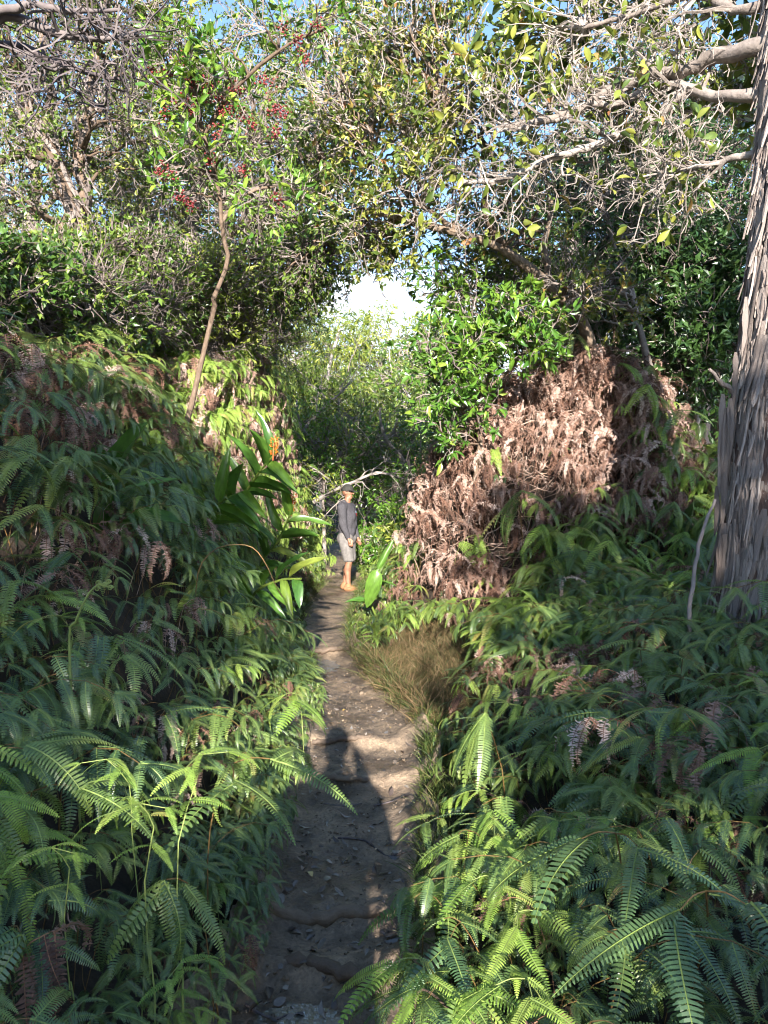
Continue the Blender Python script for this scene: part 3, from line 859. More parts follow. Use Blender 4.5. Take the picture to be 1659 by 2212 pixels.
def limb_to(start, ends, r, k=8, sag=0.12, wob=0.07, r0=0.03, r1=0.006):
    """curving branches from start (N,3) to ends (N,3)"""
    t = np.linspace(0, 1, k)[None, :, None]
    v = ends - start
    L = np.linalg.norm(v, axis=-1)[:, None, None]
    P = start[:, None] + v[:, None] * t
    side = r.normal(size=(len(ends), 1, 3))
    P = P + side * L * sag * np.sin(np.pi * t) * 0.6 + np.array([0, 0, 1.0]) * L * sag * np.sin(np.pi * t) * 0.5
    wn_ = r.normal(size=P.shape) * L * wob * 0.5
    wn_[:, 0] = 0
    P = P + wn_
    R = np.minimum(r0, 0.012 + 0.016 * L[:, :, 0]) * (1 - t[:, :, 0]) + r1 * t[:, :, 0]
    return P, R

def ellipsoid_pts(n, c, rad, r, shell=0.45):
    d = nrm(r.normal(size=(n, 3)))
    u = (shell ** 3 + (1 - shell ** 3) * r.random((n, 1))) ** (1 / 3)
    return np.asarray(c) + d * u * np.asarray(rad)

def leaf_cloud(P, r, per, size, wr, droop=0.1, sunny=0.5, t0=0.25, jit=0.35):
    """leaf frames along twigs P (N,k,3)"""
    N, k, _ = P.shape
    t = t0 + (1 - t0) * r.random((N, per)); t[:, 0] = 1
    f = np.minimum(t * (k - 1), k - 1.001); i = f.astype(int); fr = (f - i)[..., None]
    b = np.arange(N)[:, None]
    p0 = (P[b, i] * (1 - fr) + P[b, i + 1] * fr).reshape(-1, 3)
    T = nrm(P[b, i + 1] - P[b, i]).reshape(-1, 3)
    D = nrm(T * 0.6 + r.normal(0, 0.75, T.shape) + np.array([0, 0, -droop]))
    Nn = nrm(r.normal(0, 0.6, T.shape) + np.array([0, -0.55 * sunny, 0.85 * sunny]))
    X, Y, Z = perp_frame(D, Nn)
    L = size * (1 + jit * r.uniform(-1, 1, len(p0)))
    return p0, X, Y, Z, np.stack([L, L * wr, L], -1)

def wood(mb, pts, r0, r1, sides=10, n=18, rough=0.0, seed=0, flare=0.0):
    P = spline(pts, n); rr_ = np.linspace(r0, r1, n)
    if flare: rr_ = rr_ * (1 + flare * np.exp(-np.linspace(0, 1, n) * 14))
    if rough:
        rg = np.random.default_rng(seed)
        rr_ = rr_ * (1 + 0.13 * np.sin(np.arange(n) * 1.9 + seed) * rg.uniform(0.2, 1, n) + 0.10 * (rg.random(n) < 0.15))
        P = P + rg.normal(0, 1, P.shape) * rr_[:, None] * 0.22
    V, F = tubes(P, rr_, sides)
    if rough:
        c = np.repeat(P, sides, 0)
        V = c + (V - c) * (1 + rough * rg.normal(size=(len(V), 1)))
    mb.add(V, F)
    return P, rr_

def tree(name, label, cat, skeleton, clumps, seed, bark='bark_pale', twig='twig', leaf='leaf_mid', group=None, tmpl=LEAF4, ntw=7, twl=0.5, ntl=4,
         tll=0.24, per=6, size=0.07, wr=0.5, limb_r=0.03, leaf_parts=0, part_tmpl=None, cull=None, droop=0.1, tw_bias=(0, 0, 0), sides=9, sag=0.15, fine=True, wob=0.12, leaf_name="leaf", strips=0, bare=0.15, lt0=0.5):
    """skeleton: list of (points, r0, r1): the first is the trunk, the rest limbs; clumps (n,3): where foliage gathers"""
    r = np.random.default_rng(seed)
    base = np.asarray(skeleton[0][0][0], float)
    root = thing(name, label, cat, tuple(base), group)
    skp, skr = [], []
    for q, (pts, r0, r1) in enumerate(skeleton):
        mb = MB()
        P, rr_ = wood(mb, pts, r0, r1, sides, 16, 0.05, seed + q, 0.35 if q == 0 else 0)
        child("trunk" if q == 0 else "limb", mb, G[bark], root, True)
        keep = slice(5, None) if q == 0 else slice(3, None)
        skp.append(P[keep]); skr.append(rr_[keep])
    for k in range(strips):                                        # peeling strips on the lower stems
        q = k % min(2, len(skp)); i = int(r.integers(0, len(skp[q]) - 1)); a = r.uniform(math.pi * 0.9, math.pi * 2.1)
        ow = np.array((math.cos(a), math.sin(a), 0)); zt_ = nrm(skp[q][i] - skp[q][i + 1]) * -1; X_ = nrm(np.cross(ow, zt_)); Y_ = np.cross(zt_, X_)
        o_ = skp[q][i] + Y_ * skr[q][i] * 1.0; L_ = r.uniform(0.15, 0.5)
        M = Matrix([[X_[c] * r.uniform(0.03, 0.07), Y_[c] * 0.5, zt_[c] * L_, o_[c] + zt_[c] * L_ * 0.5 - base[c]] for c in range(3)] + [[0, 0, 0, 1]])
        link("bark_strip", STRM[k % 7], root, M)
    skp = np.concatenate(skp); skr = np.concatenate(skr)
    clumps = np.asarray(clumps, float)
    if cull is not None: clumps = clumps[cull(clumps, r)]
    dmat = np.linalg.norm(clumps[:, None] - skp[None], axis=-1) + 0.9 * np.maximum(0, skp[None, :, 2] - clumps[:, None, 2] + 0.1)
    near = dmat.argmin(1)
    P, R = limb_to(skp[near], clumps, r, r0=limb_r, sag=sag, wob=wob * 0.5)
    R = np.minimum(R, skr[near][:, None] * 0.8)
    br = MB(); V, F = tubes(P, R, 5); br.add(V, F, 0.0)
    child("branches", br, G[bark], root, True, "stuff")
    T1, R1 = sprout(P, R, ntw, r, 0.95, twl, 0.4, 5, wob, 0.08, 0.45, 0.7, 0.4, tw_bias)
    R1 = np.clip(R1, 0.006, 0.013)
    if cull is not None:
        k = np.all([cull(T1[:, q], r) for q in range(5)], 0); T1, R1 = T1[k], R1[k]
    T2, R2 = sprout(T1, R1, ntl, r, 0.85, tll, 0.4, 4, wob * 1.1, 0.08, 0.25, 0.7, 0.45, tw_bias)
    R2 = np.clip(R2, 0.0035, 0.006)
    tw = MB(); V, F = tubes(T1, R1, 3); tw.add(V, F, np.repeat(r.random(len(T1)) * 0.6, 15))
    if fine: V, F = tubes(T2, R2, 3); tw.add(V, F, np.repeat(r.random(len(T2)) * 0.6, 12))
    child("twigs", tw, G[twig], root, False, "stuff")
    if per > 0:
        cid = np.arange(len(T2)) // max(1, ntl * ntw)                 # which clump a twig belongs to
        tone = r.random(cid.max() + 1); isbare = r.random(cid.max() + 1) < bare
        if cull is None: T2 = T2[~isbare[cid]]; cid = cid[~isbare[cid]]
        O, X, Y, Z, S = leaf_cloud(T2, r, per, size, wr, droop, t0=lt0)
        rn = np.clip(0.62 * np.repeat(tone[cid], per) + 0.42 * r.random(len(O)) - 0.02, 0, 0.999)
        if cull is not None:
            k = cull(O, r); O, X, Y, Z, S, rn = O[k], X[k], Y[k], Z[k], S[k], rn[k]
        if leaf_parts:
            px, py_, d = proj(O)
            vis = (px > 5) & (px < 1654) & (py_ > 5)
            o = np.argsort(np.where(vis, d / S[:, 0], 1e6))[:leaf_parts]
            tv, tf = part_tmpl
            mes = [mesh_np(leaf_name, tv * np.array([1, 1, f]), tf, G[leaf], smooth=True) for f in (1.0, 1.6, 0.5)]
            for q in o:
                M = Matrix(((X[q][0] * S[q][0], Y[q][0] * S[q][1], Z[q][0] * S[q][2], O[q][0] - base[0]),
                            (X[q][1] * S[q][0], Y[q][1] * S[q][1], Z[q][1] * S[q][2], O[q][1] - base[1]),
                            (X[q][2] * S[q][0], Y[q][2] * S[q][1], Z[q][2] * S[q][2], O[q][2] - base[2]), (0, 0, 0, 1)))
                link(leaf_name, mes[q % 3], root, M)
            k = np.ones(len(O), bool); k[o] = False
            O, X, Y, Z, S, rn = O[k], X[k], Y[k], Z[k], S[k], rn[k]
        V, F = stamp(tmpl[0], tmpl[1], O, X, Y, Z, S)
        cr = MB(); cr.add(V, F, np.repeat(rn, len(tmpl[0])))
        child("crown", cr, G[leaf], root, False, "stuff")
    return root, T1

def blob(n, r, *ells):
    """clump centres spread over ellipsoids given as (photo x, photo y, distance, half width px, half height px, half depth m, weight)"""
    out = []
    tot = sum(e[6] for e in ells)
    for xd, yd, d, hw, hh, hd, wt in ells:
        out.append(ellipsoid_pts(max(1, int(round(n * wt / tot))), W(xd, yd, d), (hw * d / 1658, hd, hh * d / 1658), r, 0.3))
    return np.concatenate(out)

def gnd(x, y, dz=-0.15):
    return np.array((x, y, float(height(x, y)) + dz))

rt = np.random.default_rng(101)
# ---- shaggy tree on the left bank, two stems, small yellow-green leaves
b = gnd(-3.72, 9.0)
tree("tree", "shaggy-barked tree with twin stems high on the left bank", "tree",
     [([b, W(168, 600, 9.0), W(142, 520, 9.0), W(158, 450, 9.0), W(122, 370, 9.0), W(105, 310, 8.9), W(60, 260, 8.8), W(45, 190, 8.8)], 0.15, 0.075),
      ([W(150, 500, 9.0), W(185, 430, 9.1), W(172, 340, 9.2), W(180, 240, 9.3), W(215, 120, 9.4), W(230, 0, 9.4)], 0.10, 0.04),
      ([W(120, 350, 9.0), W(60, 330, 8.8), W(0, 345, 8.6), W(-80, 330, 8.5)], 0.07, 0.03),
      ([W(95, 290, 8.9), W(110, 200, 9.2), W(90, 100, 9.5), W(120, -20, 9.6)], 0.07, 0.03)],
     blob(74, rt, (110, 130, 9.2, 260, 170, 1.2, 5), (230, 330, 9.4, 190, 120, 1.1, 3), (40, 420, 9.0, 130, 120, 0.9, 2), (300, 90, 9.8, 150, 120, 1.0, 2)),
     11, bark='bark_brown', leaf='leaf_lime', size=0.055, wr=0.55, per=6, ntw=7, ntl=5, twl=0.55, tll=0.26, limb_r=0.036, strips=70, bare=0.1)
# ---- slim grey tree between the twin-stemmed tree and the berry tree
b = gnd(-3.05, 12.2)
tree("tree", "slim grey tree with feathery yellow-green crown behind the left bank", "tree",
     [([b, W(412, 560, 12.2), W(418, 480, 12.2), W(425, 380, 12.2), W(400, 250, 12.3), W(420, 100, 12.4)], 0.15, 0.06),
      ([W(418, 470, 12.2), W(470, 400, 12.1), W(560, 340, 12.0), W(660, 330, 12.0)], 0.06, 0.025),
      ([W(425, 400, 12.2), W(360, 330, 12.3), W(320, 230, 12.4)], 0.06, 0.025)],
     blob(70, rt, (430, 190, 12.3, 230, 190, 1.4, 5), (560, 400, 12.2, 200, 110, 1.2, 4), (330, 440, 12.2, 150, 110, 1.2, 3)),
     12, bark='bark_pale', leaf='leaf_lime', twig='twig', bare=0.15, size=0.06, wr=0.5, per=9, ntw=8, ntl=5, twl=0.6, tll=0.28, limb_r=0.03)
# ---- tree at the edge of the left bank with dark leaf sprays before the sky gap
b = gnd(-2.25, 10.6)
tree("tree", "leaning tree at the edge of the left bank, dark sprays before the sky gap", "tree",
     [([b, W(488, 640, 10.6), W(492, 560, 10.6), W(482, 490, 10.5), W(500, 420, 10.5), W(540, 330, 10.4)], 0.10, 0.045),
      ([W(485, 520, 10.6), W(560, 470, 10.4), W(640, 470, 10.2), W(720, 520, 10.0)], 0.05, 0.02),
      ([W(490, 440, 10.5), W(620, 380, 10.2), W(740, 350, 10.0), W(840, 380, 9.8)], 0.05, 0.02)],
     blob(108, rt, (650, 580, 10.2, 100, 80, 0.8, 6), (590, 500, 10.2, 150, 70, 0.9, 4), (660, 380, 10.1, 190, 90, 1.0, 4), (640, 220, 10.3, 170, 130, 1.0, 3), (760, 80, 10.4, 150, 90, 1.0, 3)),
     13, bark='bark_brown', leaf='leaf_mid', bare=0.2, size=0.066, wr=0.48, per=6, ntw=8, ntl=4, twl=0.5, tll=0.24, limb_r=0.026)

# ---- berry tree
b = gnd(-2.05, 7.4)
berry_root, bt = tree("berry_tree", "small tree hung with clusters of dark red berries on the left", "tree",
     [([b, W(455, 700, 7.4), W(462, 640, 7.3), W(492, 570, 7.3), W(480, 500, 7.2), W(470, 400, 7.1), W(440, 290, 7.0), W(420, 190, 6.9)], 0.026, 0.014),
      ([W(480, 480, 7.2), W(530, 420, 7.1), W(600, 400, 7.0)], 0.025, 0.012),
      ([W(440, 290, 7.0), W(500, 200, 6.9), W(600, 110, 6.8), W(700, 60, 6.8)], 0.022, 0.01)],
     blob(34, rt, (430, 180, 6.9, 120, 80, 0.4, 7), (440, 340, 7.0, 90, 90, 0.4, 4), (650, 70, 6.8, 90, 60, 0.4, 2), (560, 440, 7.1, 120, 60, 0.4, 2)),
     14, bark='bark_brown', leaf='leaf_gloss', tmpl=LEAF4, size=0.088, wr=0.38, per=4, ntw=5, ntl=3, twl=0.32, tll=0.15, limb_r=0.016,
     leaf_parts=300, part_tmpl=LEAF_LONG, droop=0.0)
def icos(sub=1):
    import bmesh
    bm = bmesh.new(); bmesh.ops.create_icosphere(bm, subdivisions=sub, radius=1)
    V = np.array([v.co[:] for v in bm.verts]); F = np.array([[v.index for v in f.verts] for f in bm.faces]); bm.free()
    return V, [F]
ICO = icos(1)
def berry_mesh(seed):
    r = np.random.default_rng(seed)
    n = 26
    c = r.normal(0, 1, (n, 3)) * np.array([0.032, 0.032, 0.038])
    E = np.eye(3)
    s = r.uniform(0.008, 0.0115, n)
    V, F = stamp(ICO[0], ICO[1], c, np.tile(E[0], (n, 1)), np.tile(E[1], (n, 1)), np.tile(E[2], (n, 1)), np.repeat(s[:, None], 3, 1))
    return MB().add(V, F, np.repeat(r.random(n) * 0.5, len(ICO[0]))).mesh("berry_cluster", G['berry'], True)
BM = [berry_mesh(k) for k in range(4)]
for k, (xd, yd) in enumerate([(385, 130), (370, 155), (420, 145), (415, 175), (365, 190), (380, 215), (400, 225), (425, 165), (470, 210), (495, 235), (415, 235), (360, 250),
                              (510, 200), (520, 245), (545, 270), (575, 175), (590, 240), (595, 285), (610, 245), (350, 165), (335, 160), (450, 180), (480, 245), (440, 205),
                              (390, 430), (410, 440), (345, 370), (360, 375), (455, 350), (525, 365), (470, 290), (640, 90), (690, 60), (610, 60), (660, 130), (600, 430)]):
    q = W(xd, yd, 6.7 + 0.05 * (k % 5))
    o = link("berry_cluster", BM[k % 4], berry_root, Matrix.Translation(Vector(q) - berry_root.location) @ eul(k * 1.3, 0.2 * (k % 3)))
    o["kind"] = "stuff"

# ---- bare dark branches reaching in from the upper left
b = gnd(-3.3, 4.4)
tree("tree", "leafless dark branches reaching in across the upper left corner", "tree",
     [([b, (-3.4, 4.5, 2.6), (-3.2, 4.7, 4.0), W(-120, 130, 5.0)], 0.12, 0.07),
      ([W(-120, 130, 5.0), W(0, 40, 5.0), W(90, 60, 5.0), W(190, 85, 5.0), W(290, 75, 5.1)], 0.04, 0.012),
      ([W(-120, 130, 5.0), W(20, 95, 5.2), W(110, 130, 5.2), W(200, 160, 5.2), W(270, 175, 5.2)], 0.03, 0.01),
      ([W(-60, 40, 5.0), W(60, 10, 4.9), W(160, 25, 4.9), W(260, 20, 5.0)], 0.03, 0.01)],
     blob(20, rt, (150, 80, 5.0, 190, 80, 0.4, 4), (100, 200, 5.2, 140, 60, 0.4, 2)), 15, bark='twig_dark', twig='twig_dark', leaf='leaf_lime', per=0, ntw=4, twl=0.42, ntl=2, tll=0.2, limb_r=0.014, sag=0.3, wob=0.2)

# ---- background left: fill behind the left trees
for k, (xd, dd_, wid, top, lab) in enumerate([(60, 15.5, 260, 120, "tall pale-leaved tree behind the twin-stemmed tree"), (300, 17, 240, 90, "tall tree filling the sky behind the slim grey tree"),
                                              (560, 18, 200, 260, "rounded tree beyond the left bank near the sky gap")]):
    X0 = float(W(xd, 700, dd_)[0]); b = gnd(X0, dd_)
    tree("tree", lab, "tree",
         [([b, W(xd, 560, dd_), W(xd + 20, 400, dd_), W(xd - 10, 250, dd_)], 0.2, 0.07),
          ([W(xd + 10, 480, dd_), W(xd + 90, 380, dd_), W(xd + 130, 260, dd_)], 0.08, 0.03)],
         blob(40, rt, (xd, top + 130, dd_, wid, 220, 1.8, 5), (xd + 30, 520, dd_, wid * 0.9, 120, 1.6, 3)), 30 + k, bark='bark_pale', leaf='leaf_lime' if k != 2 else 'leaf_mid', bare=0.2, size=0.075, wr=0.5,
         per=7, ntw=8, ntl=5, twl=0.75, tll=0.32, limb_r=0.035, fine=False)

for k, (xd, dd_, ctr, hw, hh, lf, lab) in enumerate([
        (40, 5.6, 625, 60, 40, 'leaf_mid', "dark twiggy shrub on the near crest at the far left"), (175, 6.6, 640, 80, 50, 'leaf_mid', "straggly dark shrub hanging over the left bank crest"), (330, 8.6, 620, 80, 70, 'leaf_mid', "shrub on the crest under the berry tree"), (455, 9.6, 650, 70, 60, 'leaf_lime', "thin yellow-green shrub at the foot of the leaning tree"),
        (225, 8.3, 610, 60, 40, 'leaf_lime', "low yellow-green bush at the foot of the twin-stemmed tree"), (60, 12.5, 580, 100, 70, 'leaf_lime', "twiggy shrub between the trunks at the far left"), (270, 11.5, 560, 110, 90, 'leaf_lime', "sunlit twiggy shrub between the twin stems and the slim grey tree"),
        (400, 14.5, 600, 120, 90, 'leaf_mid', "green shrub behind the slim grey trunk"), (590, 15.5, 640, 110, 90, 'leaf_lime', "yellow-green shrub at the end of the left bank")]):
    X0 = float(W(xd, 700, dd_)[0]); b = gnd(X0, dd_)
    tree("shrub", lab, "shrub", [([b, W(xd, ctr + 60, dd_), W(xd + 8, ctr, dd_), W(xd - 8, ctr - 50, dd_)], 0.005 * dd_, 0.0016 * dd_), ([W(xd, ctr + 60, dd_), W(xd + 40, ctr, dd_), W(xd + 60, ctr - 60, dd_)], 0.003 * dd_, 0.001 * dd_)],
         blob(52, rt, (xd, ctr, dd_, hw, hh, 1.0, 4), (xd, ctr + 90, dd_, hw, 60, 0.9, 2)), 70 + k, bark='bark_pale', twig='twig', leaf=lf, bare=0.3, size=0.06, wr=0.5, per=6, ntw=9, ntl=5, twl=0.045 * dd_ if k < 5 else 0.5, tll=0.024 * dd_ if k < 5 else 0.24, limb_r=0.02 if k > 4 else 0.012)

# ---- leaning tree that rises from the dead-fern mound and arches over the path
b = gnd(2.52, 9.2)
tree("tree", "crooked brown tree leaning left out of the dead fern mound", "tree",
     [([b, W(1298, 900, 9.0), W(1288, 800, 9.0), W(1258, 700, 8.9), W(1195, 622, 8.8), W(1110, 552, 8.7), W(1010, 510, 8.6), W(900, 482, 8.5), W(800, 455, 8.4)], 0.088, 0.03),
      ([W(1100, 545, 8.7), W(1055, 480, 8.6), W(1050, 425, 8.5), W(1072, 365, 8.4), W(1038, 300, 8.3), W(960, 240, 8.2)], 0.05, 0.02),
      ([W(1010, 510, 8.6), W(950, 470, 8.5), W(870, 410, 8.4), W(800, 330, 8.3)], 0.035, 0.015),
      ([W(1195, 622, 8.8), W(1175, 540, 8.9), W(1190, 440, 9.0), W(1160, 330, 9.0)], 0.045, 0.02)],
     blob(92, rt, (860, 455, 8.4, 140, 55, 0.8, 5), (1000, 300, 8.4, 120, 80, 0.6, 3), (900, 250, 8.3, 200, 120, 0.9, 5), (1090, 440, 8.6, 150, 110, 0.8, 2), (760, 170, 8.4, 130, 140, 0.9, 3), (910, 70, 8.6, 190, 90, 0.8, 4), (1235, 640, 8.5, 110, 50, 0.4, 2), (820, 515, 8.6, 70, 25, 0.5, 2)),
     16, bark='bark_brown', leaf='leaf_olive', twig='bark_pale', bare=0.3, tmpl=LEAF4, size=0.085, wr=0.45, per=7, ntw=7, ntl=4, twl=0.5, tll=0.22, limb_r=0.028)
# thin stems right of it
for k, (pts, lab) in enumerate([([W(1418, 860, 9.3), W(1400, 780, 9.3), W(1378, 690, 9.3), W(1362, 610, 9.4), W(1330, 540, 9.5), W(1300, 430, 9.6)], "thin upright tree with pale stem right of the crooked tree"),
                                ([W(1190, 760, 9.9), W(1165, 680, 9.9), W(1112, 600, 9.9), W(1082, 555, 9.9), W(1040, 470, 9.9)], "thin slanting tree left of the crooked tree on the mound"),
                                ([W(1500, 830, 10.5), W(1470, 700, 10.5), W(1450, 560, 10.5), W(1440, 400, 10.5), W(1450, 250, 10.5)], "dark leafy tree in the shade beside the shaggy trunk")]):
    pts = [gnd(pts[0][0], pts[0][1])] + pts
    e = [((1330, 420, 9.6, 150, 120, 0.9, 4), (1250, 620, 9.6, 100, 80, 0.8, 2)), ((1050, 560, 9.9, 110, 90, 0.8, 2), (1120, 640, 9.9, 90, 60, 0.6, 2)),
         ((1470, 420, 10.5, 190, 220, 1.2, 6), (1480, 640, 10.5, 150, 90, 1.0, 3))][k]
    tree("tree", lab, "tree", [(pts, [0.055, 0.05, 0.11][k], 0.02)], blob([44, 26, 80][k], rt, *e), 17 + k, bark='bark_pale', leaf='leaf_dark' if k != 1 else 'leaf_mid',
         size=0.085, wr=0.42, per=5, ntw=7, ntl=4, twl=0.5, tll=0.22, limb_r=0.02, fine=(k < 2))
# dark screen of trees behind the right thicket
for k, (xd, dd_, lab) in enumerate([(1240, 13.5, "dense dark tree behind the crooked tree"), (1560, 13, "dense dark tree behind the shaggy trunk"), (1400, 16, "tall dark tree filling the gap behind the right thicket")]):
    X0 = float(W(xd, 700, dd_)[0]); b = gnd(X0, dd_)
    tree("tree", lab, "tree", [([b, W(xd, 700, dd_), W(xd + 15, 520, dd_), W(xd - 15, 330, dd_)], 0.16, 0.05), ([W(xd, 600, dd_), W(xd + 80, 500, dd_), W(xd + 110, 380, dd_)], 0.06, 0.03)],
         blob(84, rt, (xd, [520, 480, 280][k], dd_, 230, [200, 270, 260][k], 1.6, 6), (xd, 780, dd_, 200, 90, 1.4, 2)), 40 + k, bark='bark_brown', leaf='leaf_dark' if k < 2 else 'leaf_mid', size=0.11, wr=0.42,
         per=6, ntw=7, ntl=4, twl=0.7, tll=0.3, limb_r=0.03, fine=False)

for k, (xd, yd, dd_, hw, hh, lab) in enumerate([(1500, 760, 9.6, 90, 110, "dark shrub in the shade between the mound and the shaggy trunk"), (1590, 620, 10.0, 100, 120, "dark shrub half hidden behind the shaggy trunk"), (1330, 640, 11.0, 130, 90, "dark shrub behind the pale thin stem")]):
    b = gnd(float(W(xd, yd, dd_)[0]), dd_)
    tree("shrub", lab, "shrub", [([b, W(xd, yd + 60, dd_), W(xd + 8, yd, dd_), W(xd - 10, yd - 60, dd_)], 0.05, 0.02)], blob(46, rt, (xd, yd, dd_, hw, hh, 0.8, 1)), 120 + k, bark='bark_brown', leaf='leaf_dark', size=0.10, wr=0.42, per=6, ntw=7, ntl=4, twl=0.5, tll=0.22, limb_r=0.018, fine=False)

# ---- glossy shrub beside the mound
b = gnd(0.95, 8.9)
tree("shrub", "glossy-leaved green shrub leaning over the path before the dead fern mound", "shrub",
     [([b, W(1030, 1000, 8.6), W(1040, 880, 8.4), W(1060, 780, 8.3), W(1050, 690, 8.3)], 0.035, 0.012),
      ([W(1035, 930, 8.5), W(970, 850, 8.3), W(930, 760, 8.2)], 0.02, 0.008), ([W(1040, 850, 8.4), W(1110, 790, 8.2), W(1150, 720, 8.1)], 0.02, 0.008)],
     blob(46, rt, (1010, 760, 8.2, 120, 90, 0.6, 5), (960, 860, 8.2, 85, 80, 0.5, 3), (1120, 720, 8.0, 70, 50, 0.4, 3), (1000, 650, 8.6, 70, 60, 0.5, 2)),
     50, bark='bark_brown', leaf='leaf_gloss', size=0.105, wr=0.36, per=6, ntw=6, ntl=3, twl=0.3, tll=0.15, limb_r=0.012, leaf_parts=300, part_tmpl=LEAF_LONG, droop=0.0)

# ---- the bright background beyond the hiker
for k, (xd, dd_, ctr, hw, hh, lf, lab) in enumerate([
        (690, 32, 830, 120, 130, 'leaf_lime', "forked pale-stemmed tree left of the sky gap above the hiker"),
        (800, 38, 800, 130, 110, 'leaf_lime', "yellow-green willow-leaved tree below the sky gap"),
        (900, 34, 850, 110, 120, 'leaf_mid', "green bushy tree under the right side of the sky gap"),
        (700, 16.5, 960, 90, 80, 'leaf_gloss', "green shrub behind the hiker on the left"),
        (880, 16, 980, 100, 80, 'leaf_gloss', "leafy green shrub behind the hiker on the right"),
        (620, 40, 780, 110, 120, 'leaf_lime', "sunlit hillside tree left of the forked one"), (960, 42, 800, 110, 100, 'leaf_lime', "sunlit hillside tree under the right of the sky gap"),
        (790, 18, 960, 80, 70, 'leaf_lime', "yellow-green shrub straight behind the hiker's cap"),
        (1010, 28, 880, 120, 160, 'leaf_mid', "tall shrub behind the glossy-leaved shrub")]):
    X0 = float(W(xd, 900, dd_)[0]); b = gnd(X0, dd_)
    willow = k in (0, 1, 5); far = dd_ / 18.0
    tree("tree" if k < 3 else "shrub", lab, "tree" if k < 3 else "shrub",
         [([b, W(xd, 1000, dd_), W(xd + 12, 900, dd_), W(xd + 20, 800, dd_), W(xd + 45, 710, dd_)] if k < 3 else [b, W(xd, ctr + 40, dd_), W(xd + 10, ctr - 30, dd_)], (0.08 if k < 3 else 0.05) * far, 0.03 * far),
          ([W(xd + 5, ctr + 60, dd_), W(xd + 50, ctr, dd_), W(xd + 70, ctr - 60, dd_)], 0.05, 0.02), ([W(xd + 5, ctr + 30, dd_), W(xd - 50, ctr - 40, dd_), W(xd - 60, ctr - 100, dd_)], 0.05, 0.02)],
         blob(56 if dd_ > 20 else 30, rt, (xd, ctr, dd_, hw, hh, 1.5, 4), (xd, ctr + hh * 0.9, dd_, hw, hh * 0.5, 1.2, 2)), 60 + k, bark='bark_pale', leaf=lf, size=(0.15 if willow else 0.095) * far, wr=0.2 if willow else 0.45, per=6, ntw=8, ntl=4,
         twl=0.7 * far, tll=0.3 * far, limb_r=0.03 * far, droop=0.8 if willow else 0.1, fine=False)
# low bright bushes along the far path
for k, (xx, yy, hh, lab) in enumerate([(-2.1, 15.0, 1.3, "bright low bush at the left edge of the path behind the hiker"), (0.2, 14.6, 1.1, "sunlit low bush right behind the hiker"), (0.9, 12.6, 1.0, "low green bush between hiker and mound"),
                                       (-2.9, 20.5, 2.0, "sunlit bush where the path disappears"), (-0.1, 19.0, 1.7, "pale green bush on the right of the far path"), (-1.6, 27, 2.6, "far bush closing the end of the path")]):
    b = gnd(xx, yy)
    c = ellipsoid_pts(26, b + np.array([0, 0, hh * 0.55]), (hh * 0.75, hh * 0.6, hh * 0.5), rt, 0.3)
    tree("shrub", lab, "shrub", [([b, b + np.array([0.05, 0, hh * 0.4]), b + np.array([0, 0, hh * 0.75])], 0.03, 0.012)], c, 80 + k, bark='bark_pale', leaf='leaf_lime' if k % 2 == 0 else 'leaf_gloss',
         size=0.09, wr=0.35, per=6, ntw=6, ntl=4, twl=0.35, tll=0.2, limb_r=0.012, fine=False)
# dead pale branches lying in the scrub behind the hiker
for k, (pts, lab) in enumerate([([W(640, 935, 17), W(690, 985, 16.6), W(745, 1000, 16.3), W(800, 970, 16), W(835, 925, 15.8)], "bleached dead branch curving through the scrub left above the hiker"),
                                ([W(680, 1085, 15.5), W(720, 1060, 15.3), W(770, 1038, 15), W(815, 1020, 15), W(850, 1030, 15)], "bleached dead branch just above the hiker's cap"),
                                ([W(880, 1010, 16), W(930, 985, 16), W(985, 965, 16)], "pale dead branch in the scrub right above the hiker"),
                                ([W(660, 925, 17.5), W(700, 880, 17.5), W(735, 850, 17.5), W(760, 820, 17.5)], "pale slanting dead stem in the scrub under the forked tree")]):
    root = thing("dead_branch", lab, "branch", tuple(pts[0]))
    mb = MB(); P, R = wood(mb, pts, 0.045, 0.015, 6, 12, 0.05, k)
    child("stem", mb, G['bark_pale'], root, True)
    C, CR = sprout(P[None], R[None], 9, rt, 0.8, 0.9, 0.4, 6, 0.16, 0.1, 0.2, 0.5)
    C2, CR2 = sprout(C, CR, 4, rt, 0.8, 0.4, 0.4, 4, 0.16, 0.1, 0.2, 0.5)
    tw = MB(); V, F = tubes(C, np.clip(CR, .006, .02), 4); tw.add(V, F); V, F = tubes(C2, np.clip(CR2, .004, .01), 3); tw.add(V, F)
    child("twigs", tw, G['bark_pale'], root, False, "stuff")

# ------------------------------------------------------------------ the great shaggy trunk on the right
TD = 5.5
tr_c = [np.array((2.78, TD, -0.1)), np.array((2.80, TD, 0.8)), np.array((2.86, TD, 1.8)), np.array((2.93, TD + .02, 2.8)), np.array((2.99, TD + .05, 3.8)), np.array((3.02, TD + .1, 5.0)), np.array((3.05, TD + .2, 6.5))]
big = thing("tree", "great tree with peeling shaggy grey bark at the right edge", "tree", tuple(tr_c[0]))
nT = 60
TP = spline(tr_c, nT)
TR = np.interp(TP[:, 2], [-0.1, 0.6, 1.5, 2.6, 4.0, 6.5], [0.44, 0.41, 0.38, 0.34, 0.30, 0.22])
V, F = tubes(TP, TR, 40)
cc = np.repeat(TP, 40, 0); ang = np.tile(np.arange(40) * 2 * math.pi / 40, nT)
lob = 0.05 * np.sin(ang * 5 + cc[:, 2] * 0.6) + 0.03 * np.sin(ang * 11 + 1.5 * np.sin(cc[:, 2] * 1.3)) + 0.015 * np.random.default_rng(3).normal(size=len(ang))
V = cc + (V - cc) * (1 + lob)[:, None]
